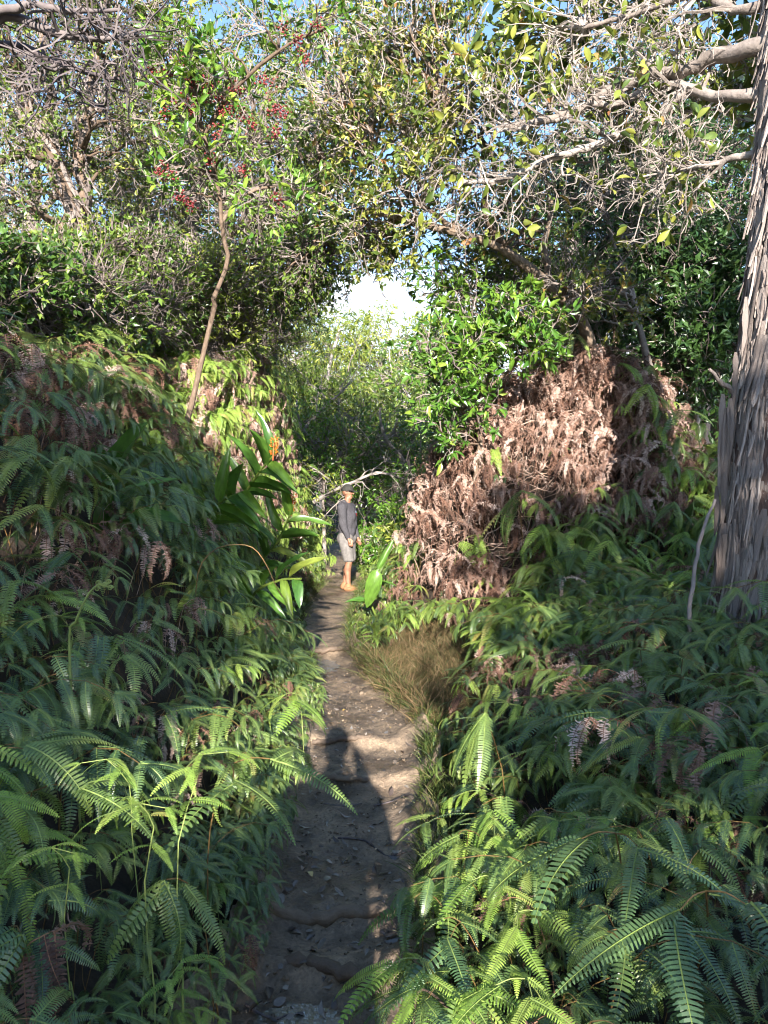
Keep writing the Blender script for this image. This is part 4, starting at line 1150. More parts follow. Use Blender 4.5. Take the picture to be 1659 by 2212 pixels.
mb = MB().add(V, F); child("trunk", mb, G['bark_core'], big, True)
r = np.random.default_rng(77)
NS = 3800
zt = r.uniform(0.15, 5.6, NS); aa = r.uniform(math.pi * 0.92, math.pi * 2.02, NS)      # towards the viewer and round the sides
hit = np.interp(zt, TP[:, 2], np.arange(nT)); i0 = np.clip(hit.astype(int), 0, nT - 2); fr = (hit - i0)[:, None]
cen = TP[i0] * (1 - fr) + TP[i0 + 1] * fr
rad = np.interp(zt, TP[:, 2], TR)
outw = np.stack([np.cos(aa), np.sin(aa), 0 * aa], -1)
base_ = cen + outw * (rad * r.uniform(0.99, 1.045, NS))[:, None]
Zax = nrm(np.stack([r.normal(0.04, 0.07, NS), r.normal(0, 0.05, NS), np.ones(NS)], -1))
Xax = nrm(np.cross(outw, Zax)); Yax = np.cross(Zax, Xax)
Ls = r.gamma(2.6, 0.085, NS) + 0.07; Ws = r.gamma(2.4, 0.009, NS) + 0.010
S = np.stack([Ws, np.clip(Ls, 0.12, 0.4) * r.uniform(0.4, 1.3, NS), Ls], -1)
px_, py_, d_ = proj(base_)
vis = (px_ < 1690) & (px_ > 1400)
big_first = np.argsort(-(Ls * Ws) * vis)
for q in big_first[:300]:
    M = Matrix([[Xax[q][a] * S[q][0], Yax[q][a] * S[q][1], Zax[q][a] * S[q][2], base_[q][a] - tr_c[0][a]] for a in range(3)] + [[0, 0, 0, 1]])
    link("bark_strip", STRM[q % 7], big, M)
mb = MB()
for k in range(7):
    q = np.array([a for a in big_first[300:] if a % 7 == k])
    V, F = stamp(STR[k][0], STR[k][1], base_[q], Xax[q], Yax[q], Zax[q], S[q]); mb.add(V, F, np.repeat(r.random(len(q)), len(STR[k][0])))
child("small_bark_strips", mb, G['bark_shaggy'], big, False, "stuff")
# loose hanging shreds on the left flank and a knot hole
mb_k = MB()
for (xd, yd, L, w_) in [(1562, 850, 0.75, 0.05), (1572, 880, 0.9, 0.06), (1580, 860, 0.6, 0.05), (1556, 1150, 0.45, 0.05), (1565, 1130, 0.5, 0.06), (1612, 640, 0.5, 0.045), (1590, 760, 0.4, 0.04), (1550, 1050, 0.35, 0.04)]:
    q = W(xd, yd, TD - 0.10)
    M = Matrix([[w_, 0, 0.06 * L, q[0] - tr_c[0][0]], [0, 0.35, 0, q[1] - tr_c[0][1]], [0, 0, L, q[2] - tr_c[0][2]], [0, 0, 0, 1]])
    o = link("hanging_bark", STRM[int(xd) % 7], big, M); 
q = W(1556, 825, TD - 0.12)
mb = MB(); wood(mb, [q + np.array((0.10, 0.05, -0.06)), q, q + np.array((-0.09, -0.03, 0.09))], 0.022, 0.010, 6, 6, 0.08, 4); child("broken_stub", mb, G['bark_shaggy'], big, True)
kc = W(1640, 850, TD - 0.36)
a_ = np.linspace(0, 2 * math.pi, 14)
rk = np.random.default_rng(8)
ICO3 = icos(3)
hol = ICO3[0] * np.array((0.038, 0.03, 0.075)) * (1 + 0.12 * np.sin(ICO3[0][:, 2:3] * 9)) + kc + np.array((0, 0.045, 0))
# its pale boughs sweep left across the top, with broad leaves
bough_d = lut([1000, 1350, 1660], [6.9, 6.5, 5.6])
def WB(xd, yd, d): return W(xd, yd, float(bough_d(xd)))
def bough(pts, r0, r1, sd):
    mb = MB(); P, R = wood(mb, pts, r0, r1, 10, 26, 0.05, sd); child("bough", mb, G['bark_pale'], big, True); return P, R
B = [bough([np.array((3.02, 5.5, 4.9)), WB(1650, 95, 5.3), WB(1545, 118, 5.1), WB(1480, 152, 5.0), WB(1400, 158, 4.9), WB(1320, 195, 4.8), WB(1250, 235, 4.8), WB(1170, 262, 4.7), WB(1090, 270, 4.7)], 0.066, 0.028, 1),
     bough([np.array((3.0, 5.5, 4.4)), WB(1610, 205, 5.4), WB(1540, 205, 5.3), WB(1485, 190, 5.2), WB(1420, 185, 5.2), WB(1340, 225, 5.1), WB(1270, 230, 5.0), WB(1200, 262, 5.0)], 0.05, 0.022, 2),
     bough([WB(1485, 190, 5.2), WB(1430, 240, 5.3), WB(1350, 290, 5.3), WB(1260, 320, 5.3), WB(1180, 348, 5.3), WB(1090, 385, 5.3), WB(1000, 395, 5.3)], 0.045, 0.02, 3),
     bough([WB(1640, 330, 5.5), WB(1560, 350, 5.3), WB(1490, 365, 5.2), WB(1430, 375, 5.1)], 0.03, 0.01, 4),
     bough([np.array((3.03, 5.55, 5.2)), WB(1600, 20, 5.0), WB(1500, -10, 4.8), WB(1380, 30, 4.6), WB(1260, 60, 4.5)], 0.042, 0.016, 5)]
rb = np.random.default_rng(55)
tw = MB(); allP = []
for P, R in B:
    C, CR = sprout(P[None], R[None], 24, rb, 0.85, 0.58, 0.4, 6, 0.2, 0.05, 0.22, 0.45, 0.4, (-0.25, 0.4, 0.15))
    C2, CR2 = sprout(C, CR, 4, rb, 0.8, 0.33, 0.4, 5, 0.24, 0.05, 0.2, 0.6, 0.4)
    C3, CR3 = sprout(C2, CR2, 3, rb, 0.8, 0.18, 0.4, 4, 0.25, 0.06, 0.2, 0.6, 0.5)
    for c_, r_, lo, hi in ((C, CR, .006, .014), (C2, CR2, .004, .008), (C3, CR3, .0025, .005)):
        V, F = tubes(c_, np.clip(r_, lo, hi), 4); tw.add(V, F, np.repeat(rb.random(len(c_)) * 0.6, c_.shape[1] * 4))
    allP.append(C3)
child("twigs", tw, G['bark_pale'], big, False, "stuff")
# foliage clumps of broad leaves
cl = blob(56, rb, *[(a, b_ - (25 if b_ < 150 else 0), float(bough_d(a)) + 0.55, c_ , d_, e_ * 1.3, f_) for a, b_, _, c_, d_, e_, f_ in ((1330, 40, 4.9, 230, 70, 0.4, 6), (1110, 120, 4.9, 120, 110, 0.4, 4), (1590, 40, 5.0, 110, 70, 0.4, 3), (1600, 230, 5.0, 80, 90, 0.3, 2), (1180, 200, 4.6, 80, 60, 0.3, 2), (1400, 310, 5.5, 160, 60, 0.3, 1))])
sk = np.concatenate([p for p, _ in B])
near = np.linalg.norm(cl[:, None] - sk[None], axis=-1).argmin(1)
P, R = limb_to(sk[near], cl, rb, r0=0.010, r1=0.004)
T1, R1 = sprout(P, R, 5, rb, 0.8, 0.36, 0.4, 4, 0.16, 0.12, 0.4, 0.8)
tw = MB(); V, F = tubes(P, R, 4); tw.add(V, F); V, F = tubes(T1, np.clip(R1, .003, .005), 3); tw.add(V, F); child("leafy_twigs", tw, G['bark_pale'], big, False, "stuff")
C3 = np.concatenate(allP); C3 = C3[rb.random(len(C3)) < 0.3]
O1 = leaf_cloud(T1, rb, 7, 0.122, 0.46, 0.0); O2 = leaf_cloud(C3, rb, 2, 0.10, 0.46, 0.0, t0=0.8)
O, X, Y, Z, S = [np.concatenate(q) for q in zip(O1, O2)]
px_, py_, d_ = proj(O); vis = (px_ > 5) & (px_ < 1654) & (py_ > 5)
o = np.argsort(np.where(vis, d_ / S[:, 0], 1e6))[:300]
mes = [mesh_np("leaf", LEAF_BROAD[0] * np.array([1, 1, f]), LEAF_BROAD[1], G['leaf_olive'], smooth=True) for f in (1.0, 1.8, 0.4)]
for q in o:
    M = Matrix([[X[q][a] * S[q][0], Y[q][a] * S[q][1], Z[q][a] * S[q][2], O[q][a] - tr_c[0][a]] for a in range(3)] + [[0, 0, 0, 1]])
    link("leaf", mes[q % 3], big, M)
k = np.ones(len(O), bool); k[o] = False
V, F = stamp(LEAF_BROAD[0], LEAF_BROAD[1], O[k], X[k], Y[k], Z[k], S[k]); mb = MB().add(V, F, np.repeat(rb.random(k.sum()), len(LEAF_BROAD[0])))
child("crown", mb, G['leaf_olive'], big, True, "stuff")

# ------------------------------------------------------------------ unseen trees behind the viewpoint: crowns shaped to shade the near ferns
def open_to_sun(O, r):
    """keep a leaf? the crowns end at a ragged top line and leave the path corridor partly open"""
    u = O[:, 0] - SUN_AX * O[:, 1]; v = O[:, 2] + TANE * O[:, 1]
    top = np.interp(u, [-9, -3.0, -2.65, -1.3, -0.8, 0.3, 1.0, 3.6, 4.0, 9], [6.3, 6.2, 4.7, 4.5, 4.2, 4.1, 4.6, 4.5, 8.3, 8.5]) + 0.2 * np.sin(u * 4.1 + 1) + 0.12 * np.sin(u * 9.3)
    k = v < top + r.normal(0, 0.12, len(O))
    hole = (u > -0.42) & (u < np.where(v < 1.42, 0.60, 0.46) + 0.04 * np.sin(v * 6)) & ((v > 1.24) | ((u > 0.05) & (v > 0.62))) & (v < 2.02)  # gaps cut so that sun reaches the path and edge ferns
    hole |= (u > -0.86) & (u < -0.36) & (v > 1.33 + 0.05 * np.sin(u * 20)) & (v < 1.70)
    k &= ~hole
    up_ = (u > -0.75) & (u < 1.05) & (v >= 1.95) & (v < 4.6)
    k &= ~(up_ & (np.sin(u * 9 + 1.3 * np.sin(v * 7)) * np.sin(v * 8.5 + u * 3) > 0.12))
    gap = np.sin(u * 6.3 + 2 * np.sin(v * 3.1)) * np.sin(v * 6.1 + 1.7 * np.sin(u * 4.3 + 2)) > 0.85
    return k & ~gap
for k, (u0, u1, v0, v1, yy, lab) in enumerate([(-6.0, -2.6, 0.2, 6.2, -7.5, "broad tree behind the viewpoint on the left side of the trail"), (3.0, 7.0, 0.2, 8.5, -7.0, "tall tree behind the viewpoint on the right side of the trail"),
                                   (-3.0, -0.2, 0.2, 4.6, -9.5, "tree further behind the viewpoint left of the trail"), (0.2, 3.8, 0.2, 4.7, -9.0, "tree further behind the viewpoint right of the trail"),
                                   (-1.2, 0.25, 0.1, 4.2, -13.0, "tree overhanging the trail behind the viewpoint")]):
    n_ = int((u1 - u0) * (v1 - v0) * 6.5)
    uu = rt.uniform(u0, u1, n_); vv = rt.uniform(v0, v1, n_); ys = yy + rt.normal(0, 0.6, n_)
    c = np.stack([uu + SUN_AX * ys, ys, vv - TANE * ys], -1)
    um = (u0 + u1) / 2 if k < 4 else -1.9
    xx = um + SUN_AX * yy; b = gnd(xx, yy); zc = (v0 + v1) / 2 - TANE * yy
    tree("tree", lab, "tree", [([b, (xx, yy, zc - 1.6), (xx * 0.97, yy, zc), (xx, yy, zc + 0.8)], 0.09, 0.03)], c, 90 + k, bark='bark_brown', leaf='leaf_mid', size=0.15, wr=0.55, per=6, ntw=7, ntl=3,
         twl=0.5, tll=0.28, limb_r=0.02, cull=open_to_sun, fine=False, group="trees behind the viewpoint")

# ------------------------------------------------------------------ ginger plants
GL = {q: broad_leaf(9, 'lance', f, c, 0.02) for q, f, c in (('a', 0.16, 0.25), ('b', 0.10, 0.5), ('c', 0.22, 0.1))}
GLM = [mesh_np("leaf", GL[q][0], GL[q][1], G['ginger'], smooth=True) for q in 'abc']
GLY = mesh_np("leaf", GL['b'][0], GL['b'][1], G['ginger_yellow'], smooth=True)
def put_axes(name, me, root, o, X, Y, Z, s):
    loc = np.array(root.location)
    M = Matrix([[X[a] * s[0], Y[a] * s[1], Z[a] * s[2], o[a] - loc[a]] for a in range(3)] + [[0, 0, 0, 1]])
    return link(name, me, root, M)
def flower_mesh(seed):
    r = np.random.default_rng(seed); n = 70
    t = r.random(n); a = r.random(n) * 6.28
    P = np.stack([0.02 * np.cos(a), 0.02 * np.sin(a), t * 0.20], -1)
    D = nrm(np.stack([np.cos(a), np.sin(a), r.uniform(0.1, 1.0, n)], -1))
    X, Y, Z = perp_frame(D, nrm(r.normal(size=(n, 3))))
    S = np.stack([r.uniform(0.03, 0.055, n), np.full(n, 0.016), np.full(n, 0.04)], -1)
    V, F = stamp(LEAF4[0], LEAF4[1], P, X, Y, Z, S)
    mb = MB().add(V, F, np.repeat(r.random(n), 5))
    V, F = tubes(np.array([(0, 0, -0.05), (0, 0, 0.1), (0, 0, 0.2)]), np.array([0.009, 0.009, 0.004]), 5); mb.add(V, F)
    return mb.mesh("flower_spike", G['flower'])
FLM = [flower_mesh(1), flower_mesh(2)]
def ginger(stalk, label, nleaf, L, w, seed, yellow=(), flower=False, t0=0.25, side=None):
    r = np.random.default_rng(seed)
    P = spline(stalk, 24)
    root = thing("ginger_plant", label, "ginger", tuple(P[0]))
    mb = MB(); V, F = tubes(P, np.linspace(0.016, 0.008, 24), 7); mb.add(V, F); child("stalk", mb, G['ginger_stalk'], root, True)
    for k in range(nleaf):
        t = t0 + (1 - t0) * (k + 0.5) / nleaf
        i = min(22, int(t * 23)); T = nrm(P[i + 1] - P[i])
        s = nrm(np.cross(T, np.array((0.15, -1, 0.25))))
        sg = 1 if k % 2 else -1
        D = nrm(s * sg * r.uniform(0.6, 1.0) + T * r.uniform(0.5, 0.9) + r.normal(0, 0.15, 3) + np.array((0, -0.15, 0.05)))
        Nn = nrm(np.array((0, -0.7, 0.75)) + r.normal(0, 0.25, 3))
        X, Y, Z = [q[0] for q in perp_frame(D[None], Nn[None])]
        ll = L * r.uniform(0.8, 1.12) * (0.8 if k == nleaf - 1 else 1)
        put_axes("leaf", GLY if k in yellow else GLM[k % 3], root, P[i], X, Y, Z, (ll, w * r.uniform(0.85, 1.15), ll))
    if flower: 
        put_axes("flower_spike", FLM[seed % 2], root, P[-1], (1, 0, 0), (0, 1, 0), nrm(np.array((0.15, 0, 1.0))), (0.7, 0.7, 0.75))
    return root
def single_leaf(root, a, bpt, w, nrml=(0, -0.8, 0.6), var=0, me=None):
    a, bpt = np.asarray(a), np.asarray(bpt); D = bpt - a; L = np.linalg.norm(D)
    X, Y, Z = [q[0] for q in perp_frame(nrm(D)[None], nrm(np.array(nrml))[None])]
    return put_axes("leaf", me or GLM[var], root, a, X, Y, Z, (L, w, L))
ginger([gnd(-1.75, 7.2), W(470, 1120, 7.0), W(520, 1075, 6.8), W(560, 1020, 6.6), W(590, 985, 6.4)], "flowering ginger with orange spike leaning over the left bank", 11, 0.42, 0.085, 1, (), True, 0.3)
ginger([gnd(-1.25, 7.4), W(560, 1230, 7.2), W(600, 1170, 7.0), W(630, 1105, 6.9)], "flowering ginger lower down beside the path left of the hiker", 9, 0.40, 0.085, 2, (3,), True, 0.25)
ginger([gnd(-1.2, 6.3), W(545, 1290, 6.0), W(600, 1255, 5.8), W(650, 1250, 5.6)], "ginger with a yellowing leaf hanging over the path edge", 8, 0.30, 0.075, 3, (5, 6), False, 0.3)
ginger([gnd(-1.9, 6.4), W(420, 1160, 6.2), W(470, 1090, 6.0), W(530, 1060, 5.9)], "leafy ginger without flowers in the shade of the left bank", 10, 0.40, 0.08, 4, (), False, 0.2)
root = ginger([gnd(-1.75, 4.6), W(240, 1150, 4.5), W(238, 1070, 4.5), W(235, 1040, 4.5)], "ginger with two broad upright leaves among the left ferns", 3, 0.42, 0.10, 5, (), False, 0.1)
single_leaf(root, W(250, 1050, 4.5), W(185, 945, 4.4), 0.12); single_leaf(root, W(245, 1040, 4.5), W(310, 908, 4.4), 0.11, var=2)
single_leaf(root, W(270, 1130, 4.3), W(360, 1075, 4.1), 0.11, (0, -0.5, 0.8), 1)
root = ginger([gnd(0.05, 8.8), W(800, 1300, 8.6), W(808, 1270, 8.5), W(815, 1250, 8.4)], "broad ginger leaf hanging beside the path right of the hiker", 2, 0.36, 0.08, 6, (), False, 0.1)
single_leaf(root, W(815, 1230, 8.3), W(795, 1310, 8.2), 0.17, (0.1, -1, 0.25), 1); single_leaf(root, W(815, 1230, 8.3), W(850, 1165, 8.3), 0.08, (0.1, -1, 0.25), 2)

# ------------------------------------------------------------------ ferns with a face of their own
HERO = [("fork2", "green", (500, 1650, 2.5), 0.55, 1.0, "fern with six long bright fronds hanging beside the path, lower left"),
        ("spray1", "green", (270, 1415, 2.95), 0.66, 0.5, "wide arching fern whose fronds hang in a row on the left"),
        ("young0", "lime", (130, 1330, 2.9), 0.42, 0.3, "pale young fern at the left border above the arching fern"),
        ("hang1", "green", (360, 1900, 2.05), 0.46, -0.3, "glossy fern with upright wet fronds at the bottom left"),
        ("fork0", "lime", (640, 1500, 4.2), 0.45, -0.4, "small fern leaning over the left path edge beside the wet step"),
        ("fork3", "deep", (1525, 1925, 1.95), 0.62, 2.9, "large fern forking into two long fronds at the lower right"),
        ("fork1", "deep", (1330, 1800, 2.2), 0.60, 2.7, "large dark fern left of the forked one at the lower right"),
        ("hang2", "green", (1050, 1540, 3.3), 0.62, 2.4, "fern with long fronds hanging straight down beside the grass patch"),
        ("spray0", "lime", (960, 1900, 2.55), 0.42, 2.0, "fern tinted sunlit yellow-green at the right path edge"),
        ("fork2", "lime", (1000, 2090, 2.15), 0.42, 2.6, "fern tinted sunlit lime at the bottom edge right of the path"),
        ("spray2", "green", (1590, 1270, 4.5), 0.75, 2.0, "tall arching fern against the foot of the shaggy trunk"),
        ("hang0", "green", (1130, 1060, 7.7), 0.95, 2.9, "large green fern hanging on the front of the dead fern mound"),
        ("hang1", "lime", (1400, 830, 8.3), 0.85, 2.6, "sunlit fern on the right shoulder of the dead fern mound"),
        ("young1", "lime", (430, 1630, 1.95), 0.42, 0.9, "yellow-green young fern shoot with forked tips, lower left"),
        ("young0", "lime", (300, 1735, 1.9), 0.40, 0.3, "pale climbing fern shoot at the lower left"),
        ("young0", "lime", (110, 1830, 1.85), 0.36, 0.2, "pale fern shoot crossing the lower left border"),
        ("young1", "lime", (230, 1640, 2.1), 0.38, -0.3, "yellow-green fern shoot above the climbing one, lower left"),
        ("young1", "lime", (390, 2080, 1.95), 0.34, 0.8, "small bright fern shoot at the bottom left corner of the path")]
for pn, look, (xd, yd, d), sc_, yw, lab in HERO:
    top = W(xd, yd, d)
    base = np.array(PLANS[pn][0][0][0][-1]) * sc_
    c, s = math.cos(yw + 3.14159), math.sin(yw + 3.14159)
    yw2 = yw + 3.14159 if xd < 829 else yw
    c, s = math.cos(yw2), math.sin(yw2)
    loc = top - np.array((c * base[0] - s * base[1], s * base[0] + c * base[1], base[2]))
    f = put_fern(pn, look, tuple(loc), yw2, sc_, lab, None)
    gz = float(height(loc[0], loc[1]))
    if loc[2] > gz + 0.02:                                   # the stem goes on down to the soil
        mb = MB(); V, F = tubes(spline([(loc[0], loc[1], gz - 0.05), (loc[0] + 0.01, loc[1] + 0.01, (gz + loc[2]) / 2), (loc[0], loc[1], loc[2])], 6), np.full(6, 0.0065 * sc_), 4); mb.add(V, F)
        me = mb.mesh("stem_foot", STEM[look])
        o = link("stem_foot", me, f); o.matrix_local = f.matrix_basis.inverted()
root = put_fern("hang0", "dead", tuple(W(1330, 2080, 2.05) - np.array((0, 0.2, 0.42))), 3.0, 0.48, "curled dark brown dead fern among green fronds at the bottom right", None, name="dead_fern")
# sunlit ferns at the right path edge, sun also put into the lime colour
rs = np.random.default_rng(64)
for k in range(16):
    yy = 2.0 + 1.1 * (k + rs.random()) / 16; xx = float(PATH_R(yy)) + 0.05 + 0.30 * rs.random()
    put_fern(["fork0", "fork1", "spray0", "hang0", "fork3", "fork2"][k % 6], "lime" if k % 3 else "green", (xx, yy, float(height(xx, yy))), math.pi + rs.normal(0.1, 0.6), rs.uniform(0.30, 0.44),
             ("fern tinted sunlit yellow-green at the right path edge, " if k % 3 else "sunlit green fern at the right path edge, ") + ["beside the thick root, nearest", "beside the thick root", "level with the mud step", "just above the mud step", "farthest up"][min(4, int((yy - 2.0) / 0.22))], "sunlit ferns at the right path edge")
# fern shoot with coiled buds
root = thing("fern_shoot", "tall thin fern shoot with coiled buds among the left ferns", "fern", tuple(gnd(-1.08, 2.75)))
mb = MB(); P, R = wood(mb, [gnd(-1.08, 2.75), W(150, 1420, 2.75), W(165, 1340, 2.72), W(190, 1285, 2.7), W(212, 1262, 2.7)], 0.005, 0.0035, 6, 18)
child("stem", mb, G['stem_green'], root, True)
for k, (dx, dy) in enumerate([(0, -2), (14, 2), (-2, 10), (22, -4), (26, 8)]):
    c = W(212 + dx, 1262 + dy, 2.7); t = np.linspace(0, 9, 22); rr_ = 0.010 * (1 - t / 11)
    Q = np.stack([c[0] + rr_ * np.cos(t), np.full(22, c[1]) + 0.002 * t / 9, c[2] + rr_ * np.sin(t)], -1)
    mb = MB(); V, F = tubes(Q, np.linspace(0.0035, 0.002, 22), 5); mb.add(V, F); V, F = tubes(np.array([P[-1], Q[0]]), np.array([0.003, 0.003]), 4); mb.add(V, F)
    child("coiled_bud", mb, G['stem_green'], root, True)
# long bare stems looping through the ferns
for k, (pts, mt, lab) in enumerate([
        ([gnd(0.95, 1.9), W(960, 2140, 2.1), W(1000, 2060, 2.3), W(960, 1990, 2.6)], 'stem', "thin orange-brown stem crossing the sunlit ferns at the bottom"),
        ([W(900, 2150, 2.0), W(985, 2190, 1.9), W(1080, 2240, 1.8)], 'bark_brown', "bare brown twig lying over the ferns right of the log"),
        ([W(430, 1230, 4.4), W(540, 1180, 4.5), W(610, 1290, 4.4)], 'stem', "thin brown stem arching through the shaded left ferns"),
        ([W(1490, 1350, 5.0), W(1500, 1230, 5.1), W(1520, 1140, 5.2), W(1545, 1080, 5.25)], 'twig', "crooked grey dead stick leaning on the shaggy trunk")]):
    root = thing("bare_stem" if k < 3 else "dead_stick", lab, "stem" if k < 3 else "stick", tuple(pts[0]))
    p0 = np.asarray(pts[0]); gz = float(height(p0[0], p0[1]))
    pts = ([np.array((p0[0], p0[1], gz - 0.03))] if p0[2] > gz + 0.05 else []) + list(pts)
    mb = MB(); wood(mb, pts, 0.004 if k < 3 else 0.016, 0.003 if k < 3 else 0.010, 6, 20, 0.05, k); child("stem", mb, G[mt], root, True)

# dead tangle of pale bare stems on the mound
r = np.random.default_rng(9)
n_ = 900
a, q = r.random(n_) * 6.28, np.sqrt(r.random(n_))
mx = 2.0 + 1.5 * q * np.cos(a); my = 9.3 + 1.2 * q * np.sin(a); mz = height(mx, my) + r.uniform(0.05, 0.55, n_)
D = nrm(np.stack([r.normal(0, 1, n_), r.normal(-0.2, 0.6, n_), r.normal(0, 0.5, n_)], -1))
P = np.stack([mx, my, mz], -1)[:, None] + D[:, None] * (np.linspace(-0.5, 0.5, 6)[None, :, None] * r.uniform(0.25, 0.7, (n_, 1, 1))) + r.normal(0, 0.02, (n_, 6, 3))
V, F = tubes(P, np.repeat(r.uniform(0.002, 0.006, n_)[:, None], 6, 1), 3)
tag(link("dead_stem_tangle", MB().add(V, F, np.repeat(r.random(n_), 18)).mesh("dead_stem_tangle", G['dead_twig'])), "tangle of pale bare fern stems on top of the mound", "stems", kind="stuff")
# dead ferns of the mound one can pick out
r = np.random.default_rng(19)
cnt = 0
def mound_label(xx, yy, up_, k):
    a = "left flank" if xx < 1.2 else ("middle" if xx < 2.2 else ("right shoulder" if xx < 3.0 else "far right end"))
    h_ = "at the sunny crest" if yy > 9.3 else ("on the upper front" if up_ else ("on the lower front" if yy > 8.5 else "at the foot"))
    s_ = ["loosely drooping", "tightly hanging", "wide sprawling"][k % 3]
    return f"{s_} dead brown fern {h_}, {a} of the mound", f"{s_} dead ferns {h_}, {a} of the mound"
while cnt < 90:
    xx, yy = r.uniform(0.35, 3.6), r.uniform(7.9, 10.2)
    if ((xx - 2.0) / 1.8) ** 2 + ((yy - 9.4) / 1.7) ** 2 > 1: continue
    up_ = height(xx, yy) > 1.5  # upper ferns mostly pale: sunlight put into their colour
    put_fern(["hang0", "hang1", "hang2"][cnt % 3], "pale" if up_ and r.random() < 0.75 else "dead", (xx, yy, float(height(xx, yy)) + r.uniform(-0.1, 0.15)), math.pi + r.normal(-0.3, 0.8), r.uniform(0.42, 0.64),
             *mound_label(xx, yy, up_, cnt), name="dead_fern")
    cnt += 1

spots = [(2.95, 8.9), (3.2, 9.3), (3.05, 8.3), (2.6, 8.2), (1.3, 8.1), (2.2, 7.95), (1.75, 7.9), (3.35, 8.7), (0.7, 8.5), (2.85, 9.6), (1.55, 8.6), (2.4, 9.0)]
for k, (xx, yy) in enumerate(spots):
    side_w = "right shoulder" if xx > 2.7 else ("front" if xx > 1.4 else "left flank")
    put_fern(["hang0", "hang1", "fork0", "hang2", "spray1"][k % 5], "lime" if k % 2 == 0 else "green", (xx, yy, float(height(xx, yy)) + 0.1), math.pi + r.normal(0, 0.5), r.uniform(0.55, 0.85),
             ("yellow-green" if k % 2 == 0 else "mid-green") + f" fern growing through the dead thatch on the mound's {side_w}", "live ferns on the dead fern mound")

# ------------------------------------------------------------------ grass
def grass(name, label, n, sampler, mat, seed, hmin, hmax):
    r = np.random.default_rng(seed)
    x, y = sampler(r, n)
    z = np.maximum(height(x, y), np.where((x < PATH_R(y) + .12) & (x > PATH_L(y) - .12), pathz_at(x, y), -9))
    N = len(x); h = r.uniform(hmin, hmax, N)
    D = nrm(np.stack([r.normal(0, 0.5, N), r.normal(-0.1, 0.5, N), np.full(N, 0.8)], -1))
    s = np.array([0, 0.4, 0.75, 1.0])
    bend = nrm(np.stack([r.normal(0, 1, N), r.normal(0, 1, N), -0.4 * np.ones(N)], -1)) * r.uniform(0.2, 0.8, (N, 1))
    C = np.stack([x, y, z], -1)[:, None] + h[:, None, None] * (D[:, None] * s[None, :, None] + bend[:, None] * (s ** 2)[None, :, None])
    sd = nrm(np.cross(D, r.normal(size=(N, 3))))
    w = r.uniform(0.0012, 0.0028, N)[:, None] * np.array([1, 0.9, 0.6, 0.1])[None]
    V = np.stack([C - sd[:, None] * w[..., None], C + sd[:, None] * w[..., None]], 2).reshape(-1, 3)
    q = np.array([[0, 1, 3, 2], [2, 3, 5, 4], [4, 5, 7, 6]])
    F = (q[None] + (np.arange(N) * 8)[:, None, None]).reshape(-1, 4)
    tag(link(name, MB().add(V, [F], np.repeat(r.random(N), 8)).mesh(name, mat)), label, "grass", kind="stuff")
def patch(r, n):
    x = r.uniform(-0.5, 1.7, n * 3); y = r.uniform(4.6, 8.9, n * 3)
    k = (((x - 0.42) / 0.62) ** 2 + ((y - 6.6) / 1.6) ** 2 < 1 + 0.3 * vnoise(x * 3, y * 3, 2)) & (x > PATH_R(y) + 0.02)
    x, y = x[k][:n], y[k][:n]
    t = r.choice(len(x), 420); j = r.integers(0, 420, len(x)); m = r.random(len(x)) < 0.75           # tufts
    return np.where(m, x[t][j] + r.normal(0, 0.03, len(x)), x), np.where(m, y[t][j] + r.normal(0, 0.03, len(x)), y)
grass("dry_grass", "dry tangled grass patch right of the path before the mound", 20000, patch, G['grass_dry'], 5, 0.05, 0.24)
def edge_(r, n):
    y = r.uniform(2.2, 6.0, n); return PATH_R(y) + 0.02 + np.abs(r.normal(0, 0.2, n)), y
grass("edge_grass", "short green grass fringing the right path edge", 6000, edge_, G['grass_green'], 6, 0.03, 0.13)
def edge2(r, n):
    y = r.uniform(6.0, 14.0, n); s = r.random(n) < 0.45
    return np.where(s, PATH_L(y) - 0.02 - np.abs(r.normal(0, 0.14, n)), PATH_R(y) + np.abs(r.normal(0, 0.18, n))), y
grass("bank_grass", "low herbs and grass along the far path edges", 9000, edge2, G['grass_green'], 7, 0.06, 0.25)

